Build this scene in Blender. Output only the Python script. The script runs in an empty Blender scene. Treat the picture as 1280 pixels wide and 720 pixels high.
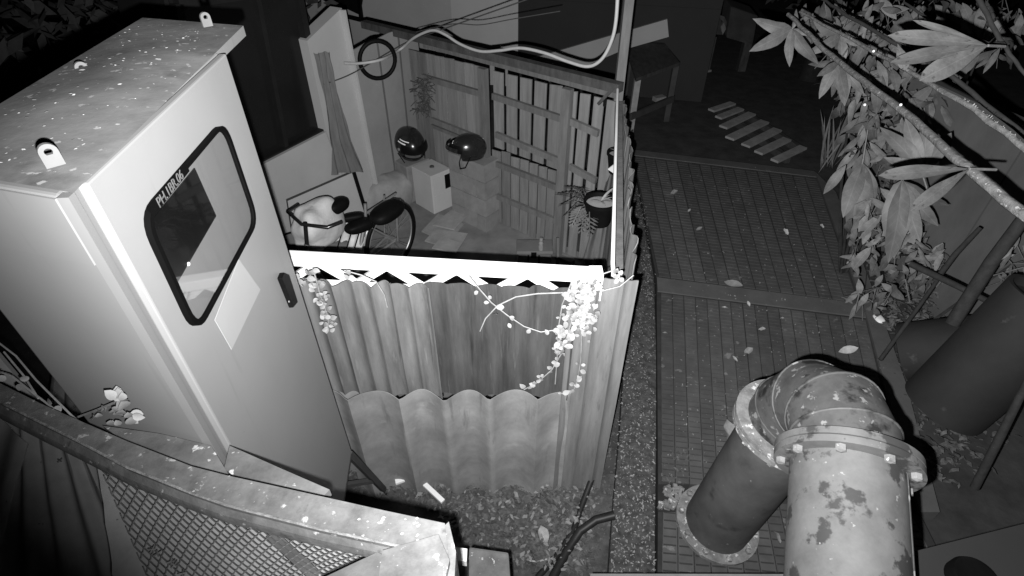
import bpy, bmesh, math, random
from mathutils import Vector as V, Matrix, noise
random.seed(7)
R = math.radians
S = bpy.context.scene
C = S.collection
# ------------------------------------------------------------------ camera, world, light
HC = 2.8; F = 680.0; TH = R(39)
cd = bpy.data.cameras.new("camera"); cam = bpy.data.objects.new("camera", cd); C.objects.link(cam)
cam.location = (0, 0, HC); cam.rotation_euler = (R(90) - TH, 0, 0)
cd.sensor_width = 36; cd.lens = 36 * F / 1280; cd.clip_end = 500; cd.clip_start = 0.02
S.camera = cam
w = bpy.data.worlds.new("World"); S.world = w; w.use_nodes = True
nt = w.node_tree; nt.nodes.clear()
sk = nt.nodes.new("ShaderNodeTexSky"); sk.sky_type = 'NISHITA'; sk.sun_disc = False
sk.sun_elevation = R(-4); sk.sun_rotation = R(200)
bw = nt.nodes.new("ShaderNodeRGBToBW"); bg = nt.nodes.new("ShaderNodeBackground"); ow = nt.nodes.new("ShaderNodeOutputWorld")
bg.inputs[1].default_value = 0.05
nt.links.new(sk.outputs[0], bw.inputs[0]); nt.links.new(bw.outputs[0], bg.inputs[0]); nt.links.new(bg.outputs[0], ow.inputs[0])
# the infrared lamp of the security camera: it sits just below and left of the lens
ld = bpy.data.lights.new("infrared_lamp", 'SPOT'); lamp = bpy.data.objects.new("infrared_lamp", ld); C.objects.link(lamp)
lamp.location = (-0.025, 0.01, HC - 0.075)
ld.energy = 900; ld.spot_size = R(152); ld.spot_blend = 1.0; ld.shadow_soft_size = 0.008; ld.color = (1, 1, 1)
lamp.rotation_euler = (R(80), 0, R(-18))
vs = S.view_settings
vs.view_transform = 'Standard'; vs.look = 'None'; vs.exposure = 0; vs.gamma = 1

# ------------------------------------------------------------------ measuring helpers (1280x720 photo pixels -> places)
FW = V((0, math.cos(TH), -math.sin(TH))); UP = V((0, math.sin(TH), math.cos(TH))); CP = V((0, 0, HC))
def ray(px, py): return FW + V((1, 0, 0)) * ((px - 640) / F) + UP * ((360 - py) / F)
def at(px, py, z=0.0):
    d = ray(px, py); return CP + d * ((z - HC) / d.z)
def atd(px, py, dep): return CP + ray(px, py) * dep
def onp(px, py, p0, n):
    d = ray(px, py); return CP + d * ((p0 - CP).dot(n) / d.dot(n))
def lerp(a, b, t): return a + (b - a) * t
def bil(a, b, c, d, u, v): return lerp(lerp(a, b, u), lerp(d, c, u), v)   # a b bottom, d c top
def h2(*k):
    x = math.sin(sum(v * q for v, q in zip(k, (12.9898, 78.233, 37.719, 4.581)))) * 43758.5453
    return x - math.floor(x)

# ------------------------------------------------------------------ mesh builder
class MB:
    def __init__(s): s.v = []; s.f = []
    def add(s, vs_, fs):
        o = len(s.v); s.v += [V(p) for p in vs_]; s.f += [tuple(i + o for i in f) for f in fs]; return s
    def quad(s, a, b, c, d): return s.add([a, b, c, d], [(0, 1, 2, 3)])
    def hexa(s, b, t): # 4 bottom, 4 top
        return s.add(list(b) + list(t), [(3, 2, 1, 0), (4, 5, 6, 7), (0, 1, 5, 4), (1, 2, 6, 5), (2, 3, 7, 6), (3, 0, 4, 7)])
    def prism(s, poly, ext):
        n = len(poly); a = [V(p) for p in poly]; b = [p + V(ext) for p in a]
        return s.add(a + b, [tuple(range(n))[::-1], tuple(range(n, 2 * n))] + [(i, (i + 1) % n, n + (i + 1) % n, n + i) for i in range(n)])
    def box(s, c, sx, sy, sz, rot=None):
        c = V(c); m = rot if rot is not None else Matrix.Identity(3)
        P = [c + m @ V((x * sx / 2, y * sy / 2, z * sz / 2)) for z in (-1, 1) for x, y in ((-1, -1), (1, -1), (1, 1), (-1, 1))]
        return s.hexa(P[:4], P[4:])
    def bar(s, a, b, wd, ht, up=(0, 0, 1)):
        a = V(a); b = V(b); d = (b - a).normalized(); u = V(up); sd = d.cross(u)
        if sd.length < 1e-4: sd = d.cross(V((1, 0, 0)))
        sd.normalize(); u = sd.cross(d).normalized()
        q = [sd * x * wd / 2 + u * y * ht / 2 for x, y in ((-1, -1), (1, -1), (1, 1), (-1, 1))]
        return s.hexa([a + k for k in q], [b + k for k in q])
    def tube(s, pts, r, n=7, cap=True):
        pts = [V(p) for p in pts]; rs = r if isinstance(r, (list, tuple)) else [r] * len(pts)
        rings = []; pn = None
        for i, p in enumerate(pts):
            d = (pts[min(i + 1, len(pts) - 1)] - pts[max(i - 1, 0)]).normalized()
            if pn is None:
                pn = d.cross(V((0.3, 0.2, 1)));
                if pn.length < 1e-3: pn = d.cross(V((1, 0, 0)))
            pn = (pn - d * pn.dot(d)).normalized(); bn = d.cross(pn)
            rings.append([p + (pn * math.cos(2 * math.pi * k / n) + bn * math.sin(2 * math.pi * k / n)) * rs[i] for k in range(n)])
        vs_ = [q for rg in rings for q in rg]; fs = []
        for i in range(len(pts) - 1):
            for k in range(n): fs.append((i * n + k, i * n + (k + 1) % n, (i + 1) * n + (k + 1) % n, (i + 1) * n + k))
        if cap: fs += [tuple(range(n))[::-1], tuple(range((len(pts) - 1) * n, len(pts) * n))]
        return s.add(vs_, fs)
    def lathe(s, c, prof, axis=(0, 0, 1), n=32, ref=None): # prof [(radius, height)]
        c = V(c); ax = V(axis).normalized(); e = V(ref) if ref else V((1, 0, 0))
        if abs(ax.dot(e.normalized())) > .95: e = V((0, 1, 0))
        e = (e - ax * e.dot(ax)).normalized(); g = ax.cross(e)
        vs_ = [c + ax * h + (e * math.cos(2 * math.pi * k / n) + g * math.sin(2 * math.pi * k / n)) * r for r, h in prof for k in range(n)]
        fs = [(i * n + k, i * n + (k + 1) % n, (i + 1) * n + (k + 1) % n, (i + 1) * n + k) for i in range(len(prof) - 1) for k in range(n)]
        return s.add(vs_, fs)
    def blob(s, c, rx, ry, rz, rot=None, nu=24, nv=14, e=1.0, nz=0.0, ns=4.0, seed=0):
        c = V(c); m = rot if rot is not None else Matrix.Identity(3); vs_ = []; fs = []
        sg = lambda x, p: math.copysign(abs(x) ** p, x)
        for j in range(nv + 1):
            ph = -math.pi / 2 + math.pi * j / nv
            for i in range(nu):
                th = 2 * math.pi * i / nu
                q = V((rx * sg(math.cos(ph), e) * sg(math.cos(th), e), ry * sg(math.cos(ph), e) * sg(math.sin(th), e), rz * sg(math.sin(ph), e)))
                if nz: q *= 1 + nz * noise.noise(q * ns + V((seed * 7.3, seed, 0)))
                vs_.append(c + m @ q)
        for j in range(nv):
            for i in range(nu): fs.append((j * nu + i, j * nu + (i + 1) % nu, (j + 1) * nu + (i + 1) % nu, (j + 1) * nu + i))
        return s.add(vs_, fs)
    def corr(s, a, b, c, d, waves, amp, th=.004, shape='sin', per=8, nv=6, rough=.0, nrm=None, top_j=0.0, seed=0):
        # corrugated sheet: a-b bottom edge, d-c top edge
        n = nrm if nrm is not None else (b - a).cross(d - a).normalized()
        nu = int(waves * per); F_ = []; B_ = []
        for j in range(nv + 1):
            for i in range(nu + 1):
                u = i / nu; v = j / nv; x = (u * waves + .20 * noise.noise(V((u * 5, seed * 1.7, 4)))) * 2 * math.pi
                o = math.sin(x) if shape == 'sin' else (1 - 2 * abs(math.cos(x / 2))) if shape == 'abs' else (1 - 2 * abs(math.sin(x / 2)) ** .75)
                p = bil(a, b, c, d, u, v)
                if top_j and j == nv: p = p + (d - a).normalized() * top_j * noise.noise(V((u * 9, seed, 2)))
                p = p + n * (amp * o + rough * noise.noise(V((u * 6, v * 3, seed + .5))))
                F_.append(p); B_.append(p - n * th)
        N = len(F_); W = nu + 1; fs = []
        for j in range(nv):
            for i in range(nu):
                k = j * W + i; fs.append((k, k + 1, k + W + 1, k + W)); fs.append((N + k + W, N + k + W + 1, N + k + 1, N + k))
        for i in range(nu):
            fs.append((i, N + i, N + i + 1, i + 1)); k = nv * W + i; fs.append((k, k + 1, N + k + 1, N + k))
        for j in range(nv):
            k = j * W; fs.append((k, k + W, N + k + W, N + k)); k = j * W + nu; fs.append((k, N + k, N + k + W, k + W))
        return s.add(F_ + B_, fs)
    def mesh(s, name, mat, smooth=0, off=V((0, 0, 0)), bev=0.0):
        me = bpy.data.meshes.new(name); me.from_pydata([p - off for p in s.v], [], s.f); me.materials.append(mat)
        if bev:
            bm = bmesh.new(); bm.from_mesh(me); bmesh.ops.recalc_face_normals(bm, faces=bm.faces)
            ed = [e for e in bm.edges if len(e.link_faces) == 2 and e.calc_face_angle(0) > .5]
            bmesh.ops.bevel(bm, geom=ed, offset=bev, segments=2, affect='EDGES', profile=.6); bm.to_mesh(me); bm.free()
        if smooth:
            me.polygons.foreach_set('use_smooth', [True] * len(me.polygons))
            if smooth < 180: me.set_sharp_from_angle(angle=R(smooth))
        me.update(); return me
    def build(s, name, mat, parent=None, smooth=0, label=None, cat=None, group=None, kind=None, bev=0.0, loc=None):
        off = wl(parent) if parent is not None else (V(loc) if loc is not None else V((0, 0, 0)))
        if parent is None and loc is None and cat:
            xs = [p.x for p in s.v]; ys = [p.y for p in s.v]; zs = [p.z for p in s.v]
            off = V(((min(xs) + max(xs)) / 2, (min(ys) + max(ys)) / 2, min(zs)))
        o = bpy.data.objects.new(name, s.mesh(name, mat, smooth, off, bev)); C.objects.link(o)
        if parent is not None: o.parent = parent
        else: o.location = off
        return tag(o, label, cat, group, kind)
def wl(o):
    p = o.location.copy()
    while o.parent: o = o.parent; p = p + o.location
    return p
def tag(o, label=None, cat=None, group=None, kind=None):
    for k, v in (('label', label), ('category', cat), ('group', group), ('kind', kind)):
        if v: o[k] = v
    return o
def thing(name, loc, label, cat, group=None):
    o = bpy.data.objects.new(name, None); C.objects.link(o); o.location = V(loc); o.empty_display_size = .1
    return tag(o, label, cat, group)
def inst(name, me, parent, pos, dr, nr, sc=1.0, label=None, cat=None, group=None):
    # place a shared mesh: local x -> dr, local z -> about nr
    x = V(dr).normalized(); z = V(nr) - x * V(nr).dot(x)
    if z.length < 1e-3: z = x.orthogonal()
    z.normalize(); y = z.cross(x)
    m = Matrix((x, y, z)).transposed().to_4x4()
    sc = (sc, sc, sc) if not isinstance(sc, (tuple, list)) else sc
    o = bpy.data.objects.new(name, me); C.objects.link(o)
    p = V(pos) - (wl(parent) if parent else V((0, 0, 0)))
    o.parent = parent
    o.location = p; o.rotation_euler = m.to_euler(); o.scale = sc
    return tag(o, label, cat, group)

# ------------------------------------------------------------------ materials (greys: the place seen by an infrared camera)
def mk(name, lo, hi, scale=6, rough=.75, bump=.15, spots=None, stretch=(1, 1, 1), det=8, metal=0.0, spec=.3, rnd=0.0, spots2=None, bscale=None, contrast=(.3, .7)):
    m = bpy.data.materials.new(name); m.use_nodes = True; t = m.node_tree; N = t.nodes; L = t.links
    b = N['Principled BSDF']; b.inputs['Roughness'].default_value = rough; b.inputs['Metallic'].default_value = metal
    b.inputs['Specular IOR Level'].default_value = spec
    tc = N.new('ShaderNodeTexCoord'); mp = N.new('ShaderNodeMapping'); mp.inputs['Scale'].default_value = stretch
    L.new(tc.outputs['Object'], mp.inputs[0])
    n1 = N.new('ShaderNodeTexNoise'); n1.inputs['Scale'].default_value = scale; n1.inputs['Detail'].default_value = det; n1.inputs['Roughness'].default_value = .65
    L.new(mp.outputs[0], n1.inputs[0])
    r = N.new('ShaderNodeValToRGB'); e = r.color_ramp.elements
    e[0].position = contrast[0]; e[0].color = (lo, lo, lo, 1); e[1].position = contrast[1]; e[1].color = (hi, hi, hi, 1)
    L.new(n1.outputs[0], r.inputs[0]); col = r.outputs[0]
    for sp in (spots, spots2):
        if not sp: continue
        thr, val, sc = sp[:3]; sft = sp[3] if len(sp) > 3 else .03
        n2 = N.new('ShaderNodeTexNoise'); n2.inputs['Scale'].default_value = sc; n2.inputs['Detail'].default_value = 5; n2.inputs['Roughness'].default_value = .6
        if len(sp) > 4:
            mp2 = N.new('ShaderNodeMapping'); mp2.inputs['Scale'].default_value = sp[4]; mp2.inputs['Location'].default_value = (3.1, 1.7, .4)
            L.new(tc.outputs['Object'], mp2.inputs[0]); L.new(mp2.outputs[0], n2.inputs[0])
        else: L.new(tc.outputs['Object'], n2.inputs[0])
        rr = N.new('ShaderNodeMapRange'); rr.inputs[1].default_value = thr; rr.inputs[2].default_value = thr + sft; L.new(n2.outputs[0], rr.inputs[0])
        mx = N.new('ShaderNodeMix'); mx.data_type = 'RGBA'; L.new(rr.outputs[0], mx.inputs[0]); L.new(col, mx.inputs[6]); mx.inputs[7].default_value = (val, val, val, 1); col = mx.outputs[2]
    if rnd:
        oi = N.new('ShaderNodeObjectInfo'); mr = N.new('ShaderNodeMapRange'); mr.inputs[3].default_value = 1 - rnd; mr.inputs[4].default_value = 1 + rnd
        L.new(oi.outputs['Random'], mr.inputs[0]); mm = N.new('ShaderNodeMix'); mm.data_type = 'RGBA'; mm.blend_type = 'MULTIPLY'; mm.inputs[0].default_value = 1
        L.new(col, mm.inputs[6]); L.new(mr.outputs[0], mm.inputs[7]); col = mm.outputs[2]
    L.new(col, b.inputs['Base Color'])
    if bump:
        bp = N.new('ShaderNodeBump'); bp.inputs['Strength'].default_value = bump; bp.inputs['Distance'].default_value = .02
        if bscale:
            n3 = N.new('ShaderNodeTexNoise'); n3.inputs['Scale'].default_value = bscale; n3.inputs['Detail'].default_value = 4; L.new(tc.outputs['Object'], n3.inputs[0]); L.new(n3.outputs[0], bp.inputs['Height'])
        else: L.new(n1.outputs[0], bp.inputs['Height'])
        L.new(bp.outputs[0], b.inputs['Normal'])
    return m
M = {}
M['soil'] = mk('soil', 0.03, 0.1, 14, .95, .6)
M['ground'] = mk('ground', .025, .06, 5, .95, .5)
M['floor'] = mk('yard_concrete', 0.11, 0.22, 3, .85, .2, spots=(.6, .12, 4, .15))
M['cab'] = mk('cabinet_paint', 0.185, 0.21, 1.6, .5, .0, spec=.25, spots=(.64, .145, 5, .2, (5, 5, .35)), spots2=(.73, .09, 60, .03))
M['roof'] = mk('roof_paint', 0.085, 0.2, 5, .8, .12, spots=(.58, .05, 6, .2), spots2=(.63, .30, 38, .03), spec=.1)
M['trim'] = mk('cabinet_trim', 0.135, 0.15, 3, .5, 0)
M['groove'] = mk('cabinet_groove', 0.12, 0.14, 3, .6, 0)
M['black'] = mk('black_rubber', 0.003, 0.006, 10, .55, .05, spec=.08)
M['blackgloss'] = mk('black_gloss_plastic', .010, .018, 10, .22, .0, spec=.5)
M['screen'] = mk('dark_screen', .004, .006, 2, .3, 0, spec=.15)
M['panelgrey'] = mk('meter_panel_grey', 0.16, 0.17, 2, .6, .02)
M['white'] = mk('white_paint', .78, .88, 5, .5, .05)
M['letter'] = mk('white_lettering', 0.07, 0.1, 5, .6, 0)
M['sheet_up'] = mk('old_roofing_sheet', 0.075, 0.17, 5, .85, .12, stretch=(3, 3, .5), spots=(.60, .21, 9, .2, (5, 5, .5)), spots2=(.62, .05, 7, .15, (4, 4, .4)))
M['sheet_dark'] = mk('stained_roofing_sheet', 0.025, 0.075, 5, .9, .12, stretch=(3, 3, .4), spots=(.60, .11, 9, .2, (5, 5, .4)), spots2=(.60, .018, 6, .15, (4, 4, .3)))
M['sheet_low'] = mk('fibre_cement_sheet', 0.14, 0.27, 5, .9, .15, spots=(.6, .28, 6, .12), spots2=(.60, .08, 5, .2, (3, 3, .5)))
M['sheet_right'] = mk('pale_roofing_sheet', 0.1, 0.18, 6, .85, .12, stretch=(4, 4, .4), spots=(.6, .1, 10, .1, (3, 3, .7)))
M['sheet_roof'] = mk('dark_roofing_sheet', 0.24, 0.38, 6, .9, .2, spots=(.68, .12, 30, .03))
M['timber'] = mk('weathered_timber', 0.085, 0.14, 6, .85, .2, stretch=(4, 4, .6), rnd=.12)
M['slat'] = mk('pale_fence_slat', 0.12, 0.19, 6, .85, .15, stretch=(5, 5, .5), rnd=.15)
M['houseplaster'] = mk('house_plaster', 0.32, 0.38, 2, .85, .06, spots=(.66, .34, 5, .1))
M['housewhite'] = mk('white_board', 0.36, 0.42, 3, .7, .04)
M['backsheet'] = mk('back_wall_sheet', 0.2, 0.27, 2, .8, .08, rnd=.06)
M['farwall'] = mk('far_house_wall', 0.34, 0.42, 1, .85, .05, rnd=.1)
M['fardark'] = mk('far_shutter', 0.022, 0.03, 1, .8, .05)
M['cloth'] = mk('grey_cloth', 0.09, 0.14, 8, .95, .2, stretch=(3, 3, .6))
M['concrete'] = mk('block_concrete', .15, .23, 8, .9, .25, rnd=.12)
M['deck'] = mk('walkway_metal', 0.055, 0.085, 9, .75, .12, spots=(.58, .11, 3, .2), spots2=(.64, .15, 14, .06), rnd=.15, spec=.2)
M['deckframe'] = mk('walkway_frame', 0.075, 0.105, 7, .8, .12, spots=(.66, .12, 14, .1), spec=.2)
M['deckslot'] = mk('walkway_underside', .014, .022, 7, .9, .1)
M['kerb'] = mk('littered_kerb', 0.02, 0.085, 22, .95, .6, spots=(.63, .30, 60, .04))
M['pipe'] = mk('old_pipe_paint', 0.075, 0.13, 9, .6, .10, spots=(.55, .035, 11, .05), spots2=(.66, .21, 30, .03), spec=.35)
M['piperiser'] = mk('dark_pipe_paint', .04, .085, 4, .6, .08, spots=(.60, .025, 7, .12), spots2=(.68, .16, 26, .04), spec=.35)
M['flange'] = mk('rusty_flange', .08, .22, 20, .7, .3, spots=(.6, .42, 35, .04), spec=.35)
M['beam'] = mk('lichen_steel', 0.05, 0.12, 22, .85, .2, spots=(.62, .26, 40, .05), spots2=(.60, .04, 11, .06))
M['plank'] = mk('grey_plank', 0.05, 0.12, 12, .9, .25, spots=(.64, .4, 30, .04))
M['net'] = mk('old_net', 0.08, 0.14, 9, .9, .1)
M['leafw'] = mk('pale_leaf', 0.17, 0.32, 20, .6, .1, rnd=.12)
M['leaf'] = mk('grey_leaf', 0.085, 0.155, 14, .55, .15, rnd=.3)
M['bigleaf'] = mk('big_leaf', 0.05, 0.1, 9, .5, .1, rnd=.15)
M['leafdk'] = mk('dim_leaf', 0.085, 0.165, 14, .6, .15, rnd=.4)
M['mulch'] = mk('rotting_leaves', .03, .13, 40, .95, .4, spots=(.64, .26, 25, .04))
M['leafclump'] = mk('matted_leaves', 0.035, 0.15, 30, .95, .4)
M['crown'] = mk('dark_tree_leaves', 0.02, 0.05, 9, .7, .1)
M['dead'] = mk('dead_leaf', .20, .38, 30, .85, .3, rnd=.4)
M['stem'] = mk('stem', 0.25, 0.4, 20, .8, .2)
M['bark'] = mk('bark', 0.05, 0.15, 40, .85, .5, spots=(.62, .3, 70, .05))
M['twig'] = mk('grey_twig', .08, .16, 20, .9, .2)
M['barkdk'] = mk('dark_bark', .014, .03, 20, .9, .3)
M['hose'] = mk('black_hose', .012, .02, 20, .5, .05)
M['cable'] = mk('white_cable', 0.32, 0.4, 20, .6, .03)
M['wire'] = mk('dark_wire', .04, .06, 20, .6, 0)
M['drum'] = mk('dark_drain_pipe', 0.012, 0.019, 4, .8, .1, spots=(.66, .055, 7, .1))
M['rwall'] = mk('side_wall_render', 0.07, 0.12, 2.5, .9, .15, spots=(.62, .03, 3, .15), stretch=(1, 1, .5))
M['wood_dk'] = mk('dark_wood', 0.03, 0.07, 7, .8, .15, stretch=(3, 1, 1))
M['palewood_and_light'] = mk('pale_wood_and_light_stripe', 0.2, 0.32, 9, .85, .15)  # pale wood, also the colour of the painted stripes of light
M['metal'] = mk('dull_steel', .25, .4, 9, .4, .05, metal=.6)
M['card'] = mk('flat_cardboard', .2, .3, 8, .9, .15)
M['bag'] = mk('pale_plastic_bag', .45, .62, 6, .45, .3, bscale=16)
M['greybox'] = mk('grey_plastic', .12, .16, 6, .5, .05)
M['crate'] = mk('dim_box', 0.03, 0.06, 5, .8, .1)
def glass(name):
    m = bpy.data.materials.new(name); m.use_nodes = True; t = m.node_tree; N = t.nodes; t.nodes.remove(N['Principled BSDF'])
    a = N.new('ShaderNodeBsdfTransparent'); g = N.new('ShaderNodeBsdfGlossy'); g.inputs['Roughness'].default_value = .03
    mx = N.new('ShaderNodeMixShader'); lw = N.new('ShaderNodeLayerWeight'); lw.inputs[0].default_value = .5; fr = N.new('ShaderNodeMath'); fr.operation = 'POWER'; fr.inputs[1].default_value = 4.0; t.links.new(lw.outputs['Facing'], fr.inputs[0])
    a.inputs[0].default_value = (.9, .9, .9, 1)
    t.links.new(fr.outputs[0], mx.inputs[0]); t.links.new(a.outputs[0], mx.inputs[1]); t.links.new(g.outputs[0], mx.inputs[2]); t.links.new(mx.outputs[0], N['Material Output'].inputs[0])
    return m
M['gasket'] = mk('window_gasket_rubber', .0012, .002, 10, .8, .05, spec=.05)
M['lug'] = mk('lug_steel', 0.1, 0.14, 9, .7, .1)
M['elbow'] = mk('grimy_pipe_paint', .035, .09, 7, .6, .12, spots=(.55, .016, 7, .08), spots2=(.60, .18, 22, .04), spec=.35)
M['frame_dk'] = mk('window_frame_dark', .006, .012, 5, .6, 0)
M['glass'] = glass('window_glass')

def veins(m, k=42.0, gain=1.22):
    t = m.node_tree; N = t.nodes; L = t.links; b = N['Principled BSDF']; src = b.inputs['Base Color'].links[0].from_socket
    tc = N.new('ShaderNodeTexCoord'); sx = N.new('ShaderNodeSeparateXYZ'); L.new(tc.outputs['Object'], sx.inputs[0])
    def mth(op, a, b_=None):
        n = N.new('ShaderNodeMath'); n.operation = op
        for i_, v in enumerate((a, b_)):
            if v is None: continue
            if isinstance(v, (int, float)): n.inputs[i_].default_value = v
            else: L.new(v, n.inputs[i_])
        return n.outputs[0]
    ay = mth('ABSOLUTE', sx.outputs[1]); f = mth('FRACT', mth('MULTIPLY', mth('SUBTRACT', sx.outputs[0], mth('MULTIPLY', ay, .9)), k))
    side_ = mth('LESS_THAN', f, .14); mid = mth('LESS_THAN', ay, .0022); v = mth('MAXIMUM', mth('MULTIPLY', side_, .45), mid)
    g_ = mth('ADD', mth('MULTIPLY', v, gain - 1), 1.0); mx = N.new('ShaderNodeMix'); mx.data_type = 'RGBA'; mx.blend_type = 'MULTIPLY'; mx.inputs[0].default_value = 1
    L.new(src, mx.inputs[6]); L.new(g_, mx.inputs[7]); L.new(mx.outputs[2], b.inputs['Base Color'])
M['bigleaf'] = mk('big_leaf', 0.05, 0.1, 11, .5, .2, rnd=.25, spots=(.66, .03, 18, .05))
for k_ in ('bigleaf', 'leaf', 'leafdk'): veins(M[k_])
# ------------------------------------------------------------------ leaf shapes
def leaf_mesh(name, L, W, mat, bend=.15, fold=.12, tip=.8, n=6, obov=0.0, wav=0.0):
    mb = MB(); vs_ = []; fs = []
    for i in range(n + 1):
        t = i / n; s = math.sin(math.pi * min(1, t ** (1 + obov))) ** tip if 0 < t < 1 else 0.02
        wv = W / 2 * s; z = -bend * L * t * t; x = L * t
        vs_ += [V((x, -wv, z + fold * wv + wav * W * math.sin(t * 13))), V((x, 0, z)), V((x, wv, z + fold * wv + wav * W * math.sin(t * 11 + 2)))]
    for i in range(n):
        k = i * 3; fs += [(k, k + 3, k + 4, k + 1), (k + 1, k + 4, k + 5, k + 2)]
    mb.add(vs_, fs); return mb.mesh(name, mat, 60)
def disc_mesh(name, r, mat):
    mb = MB(); n = 10; vs_ = [V((r, 0, 0))] + [V((r + r * math.cos(2 * math.pi * k / n), r * .85 * math.sin(2 * math.pi * k / n), .12 * r * math.cos(4 * math.pi * k / n) - .1 * r)) for k in range(n)]
    mb.add(vs_, [(0, k + 1, (k + 1) % n + 1) for k in range(n)]); return mb.mesh(name, mat, 60)
def rnd(a, b): return random.uniform(a, b)
def rv(s=1.0): return V((rnd(-s, s), rnd(-s, s), rnd(-s, s)))

# ================================================================== GROUND
g = MB(); g.quad((-60, -20, 0), (60, -20, 0), (60, 90, 0), (-60, 90, 0)); g.build('ground', M['ground'], kind='structure')
# soil bed between wall and beam, gently lumpy
sb = MB(); a, b, c, d = V((-1.0, .35, .012)), V((.72, .35, .012)), V((.60, 1.75, .012)), V((-1.0, 1.75, .012)); n = 46
P = []
for j in range(n + 1):
    for i in range(n + 1):
        p = bil(a, b, c, d, i / n, j / n); e = min(1, 6 * min(i / n, 1 - i / n, j / n, 1 - j / n))
        p.z += e * (.022 + .03 * noise.noise(p * 5) + .02 * noise.noise(p * 16)); P.append(p)
sb.add(P, [(j * (n + 1) + i, j * (n + 1) + i + 1, (j + 1) * (n + 1) + i + 1, (j + 1) * (n + 1) + i) for j in range(n) for i in range(n)])
sb.build('soil_bed', M['soil'], smooth=180, kind='structure')
# yard floor
yf = MB(); yf.prism([(-2.9, 1.6, 0), (.5, 1.75, 0), (.72, 3.85, 0), (-1.1, 5.3, 0), (-1.6, 4.9, 0)], (0, 0, .012)); yf.build('yard_floor', M['floor'], kind='structure')

# ================================================================== WALKWAY (deck of slotted strips)
DZ = .10
dk_l = [at(790, 187, DZ), at(812, 280, DZ), at(821, 345, DZ)]
FL, FR = at(790, 187, DZ), at(1018, 214, DZ); SL, SR = at(821, 347, DZ), at(1078, 380, DZ); SL2, SR2 = at(822, 364, DZ), at(1084, 397, DZ)
NL, NR = at(823, 606, DZ), at(1150, 640, DZ); BL, BR = at(822, 742, DZ), at(1215, 770, DZ)
wk = thing('walkway', (1.6, 3.2, 0), None, None); wk['kind'] = 'structure'
base = MB()
for q in ([FL, FR, SR, SL], [SL, SR, NR, NL], [NL, NR, BR, BL]):
    base.prism([p - V((0, 0, .007)) for p in q], (0, 0, -.09))
base.build('walkway_base', mk('walkway_grime', .022, .04, 12, .9, .2), wk)
def strips(A, B, Cc, D, ns, nr, gap=.035):
    # A B near edge, D C far edge; ns strips across, nr ribs along
    for i in range(ns):
        u0 = (i + gap) / ns; u1 = (i + 1 - gap) / ns; mb = MB()
        dz = .004 * (h2(i, nr) - .5)
        for k in range(nr):
            v0 = (k + .10) / nr; v1 = (k + .90) / nr
            t = [bil(A, B, Cc, D, u, v) + V((0, 0, dz)) for u, v in ((u0, v0), (u1, v0), (u1, v1), (u0, v1))]
            mb.hexa([p - V((0, 0, .012)) for p in t], t)
        for ua, ub in ((u0, u0 + .06 / ns), (u1 - .06 / ns, u1)):
            t = [bil(A, B, Cc, D, u, v) + V((0, 0, dz - .002)) for u, v in ((ua, 0.01), (ub, 0.01), (ub, .99), (ua, .99))]
            mb.hexa([p - V((0, 0, .016)) for p in t], t)
        mb.build('grating_strip', M['deck'], wk)
lf = lambda a_, b_: lerp(a_, b_, .02)
strips(SL + V((.02, 0.02, 0)), SR + V((-.02, .02, 0)), lerp(FR, SR, .07), lerp(FL, SL, .07), 16, 44)
strips(NL + V((.02, .02, 0)), lerp(NL, NR, .97) + V((0, .02, 0)), SR2 + V((-.02, -.02, 0)), SL2 + V((.02, -.02, 0)), 17, 42)
strips(BL + V((.02, .02, 0)), lerp(BL, BR, .97), NR - V((.05, .03, 0)), NL + V((.02, -.03, 0)), 17, 12)
fr = MB(); fr.prism([SL + V((0, 0, .004)), SR + V((0, 0, .004)), SR2 + V((0, 0, .004)), SL2 + V((0, 0, .004))], (0, 0, -.03)); fr.build('cross_plate', M['deckframe'], wk)
fr = MB(); fr.prism([p + V((0, 0, .003)) for p in (lerp(FL, SL, .06), lerp(FR, SR, .06), FR, FL)], (0, 0, -.03)); fr.build('cross_plate', M['deckframe'], wk)
eb = MB()
for q in ([(1019, 214), (1045, 240), (1083, 340), (1079, 381)][::-1], [(1080, 383), (1084, 342), (1133, 480), (1175, 640), (1150, 640)]):
    eb.prism([at(x, y, DZ + .012) for x, y in q][::-1], (0, 0, -.1))
eb.build('edge_board', M['deckframe'], wk)
# kerb strip full of litter left of the deck
kb = MB(); KZ = .13
kl = [(786, 187), (790, 330), (782, 430), (775, 540), (766, 640), (758, 760)]; kr = [(789, 187), (817, 345), (820, 430), (820, 540), (819, 640), (818, 760)]
def sub(pl, m=6):
    out = []
    for i in range(len(pl) - 1):
        for k in range(m): out.append((pl[i][0] + (pl[i + 1][0] - pl[i][0]) * k / m, pl[i][1] + (pl[i + 1][1] - pl[i][1]) * k / m))
    return out + [pl[-1]]
L1 = [at(x, y, KZ) for x, y in sub(kl)]; R1 = [at(x, y, KZ) for x, y in sub(kr)]
vs_ = []; nn = 8
for A, B in zip(L1, R1):
    for k in range(nn + 1):
        p = lerp(A, B, k / nn); e = 1 if 0 < k < nn else 0
        p.z += e * (.012 + .02 * noise.noise(p * 14)); vs_.append(p)
m_ = len(L1); kb.add(vs_, [(j * (nn + 1) + k, j * (nn + 1) + k + 1, (j + 1) * (nn + 1) + k + 1, (j + 1) * (nn + 1) + k) for j in range(m_ - 1) for k in range(nn)])
for Q in (L1, R1):
    kb.add([p for A in Q for p in (A, A - V((0, 0, KZ)))], [(2 * j, 2 * j + 1, 2 * j + 3, 2 * j + 2) for j in range(m_ - 1)])
kb.build('kerb', M['kerb'], smooth=40, kind='structure')

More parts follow.
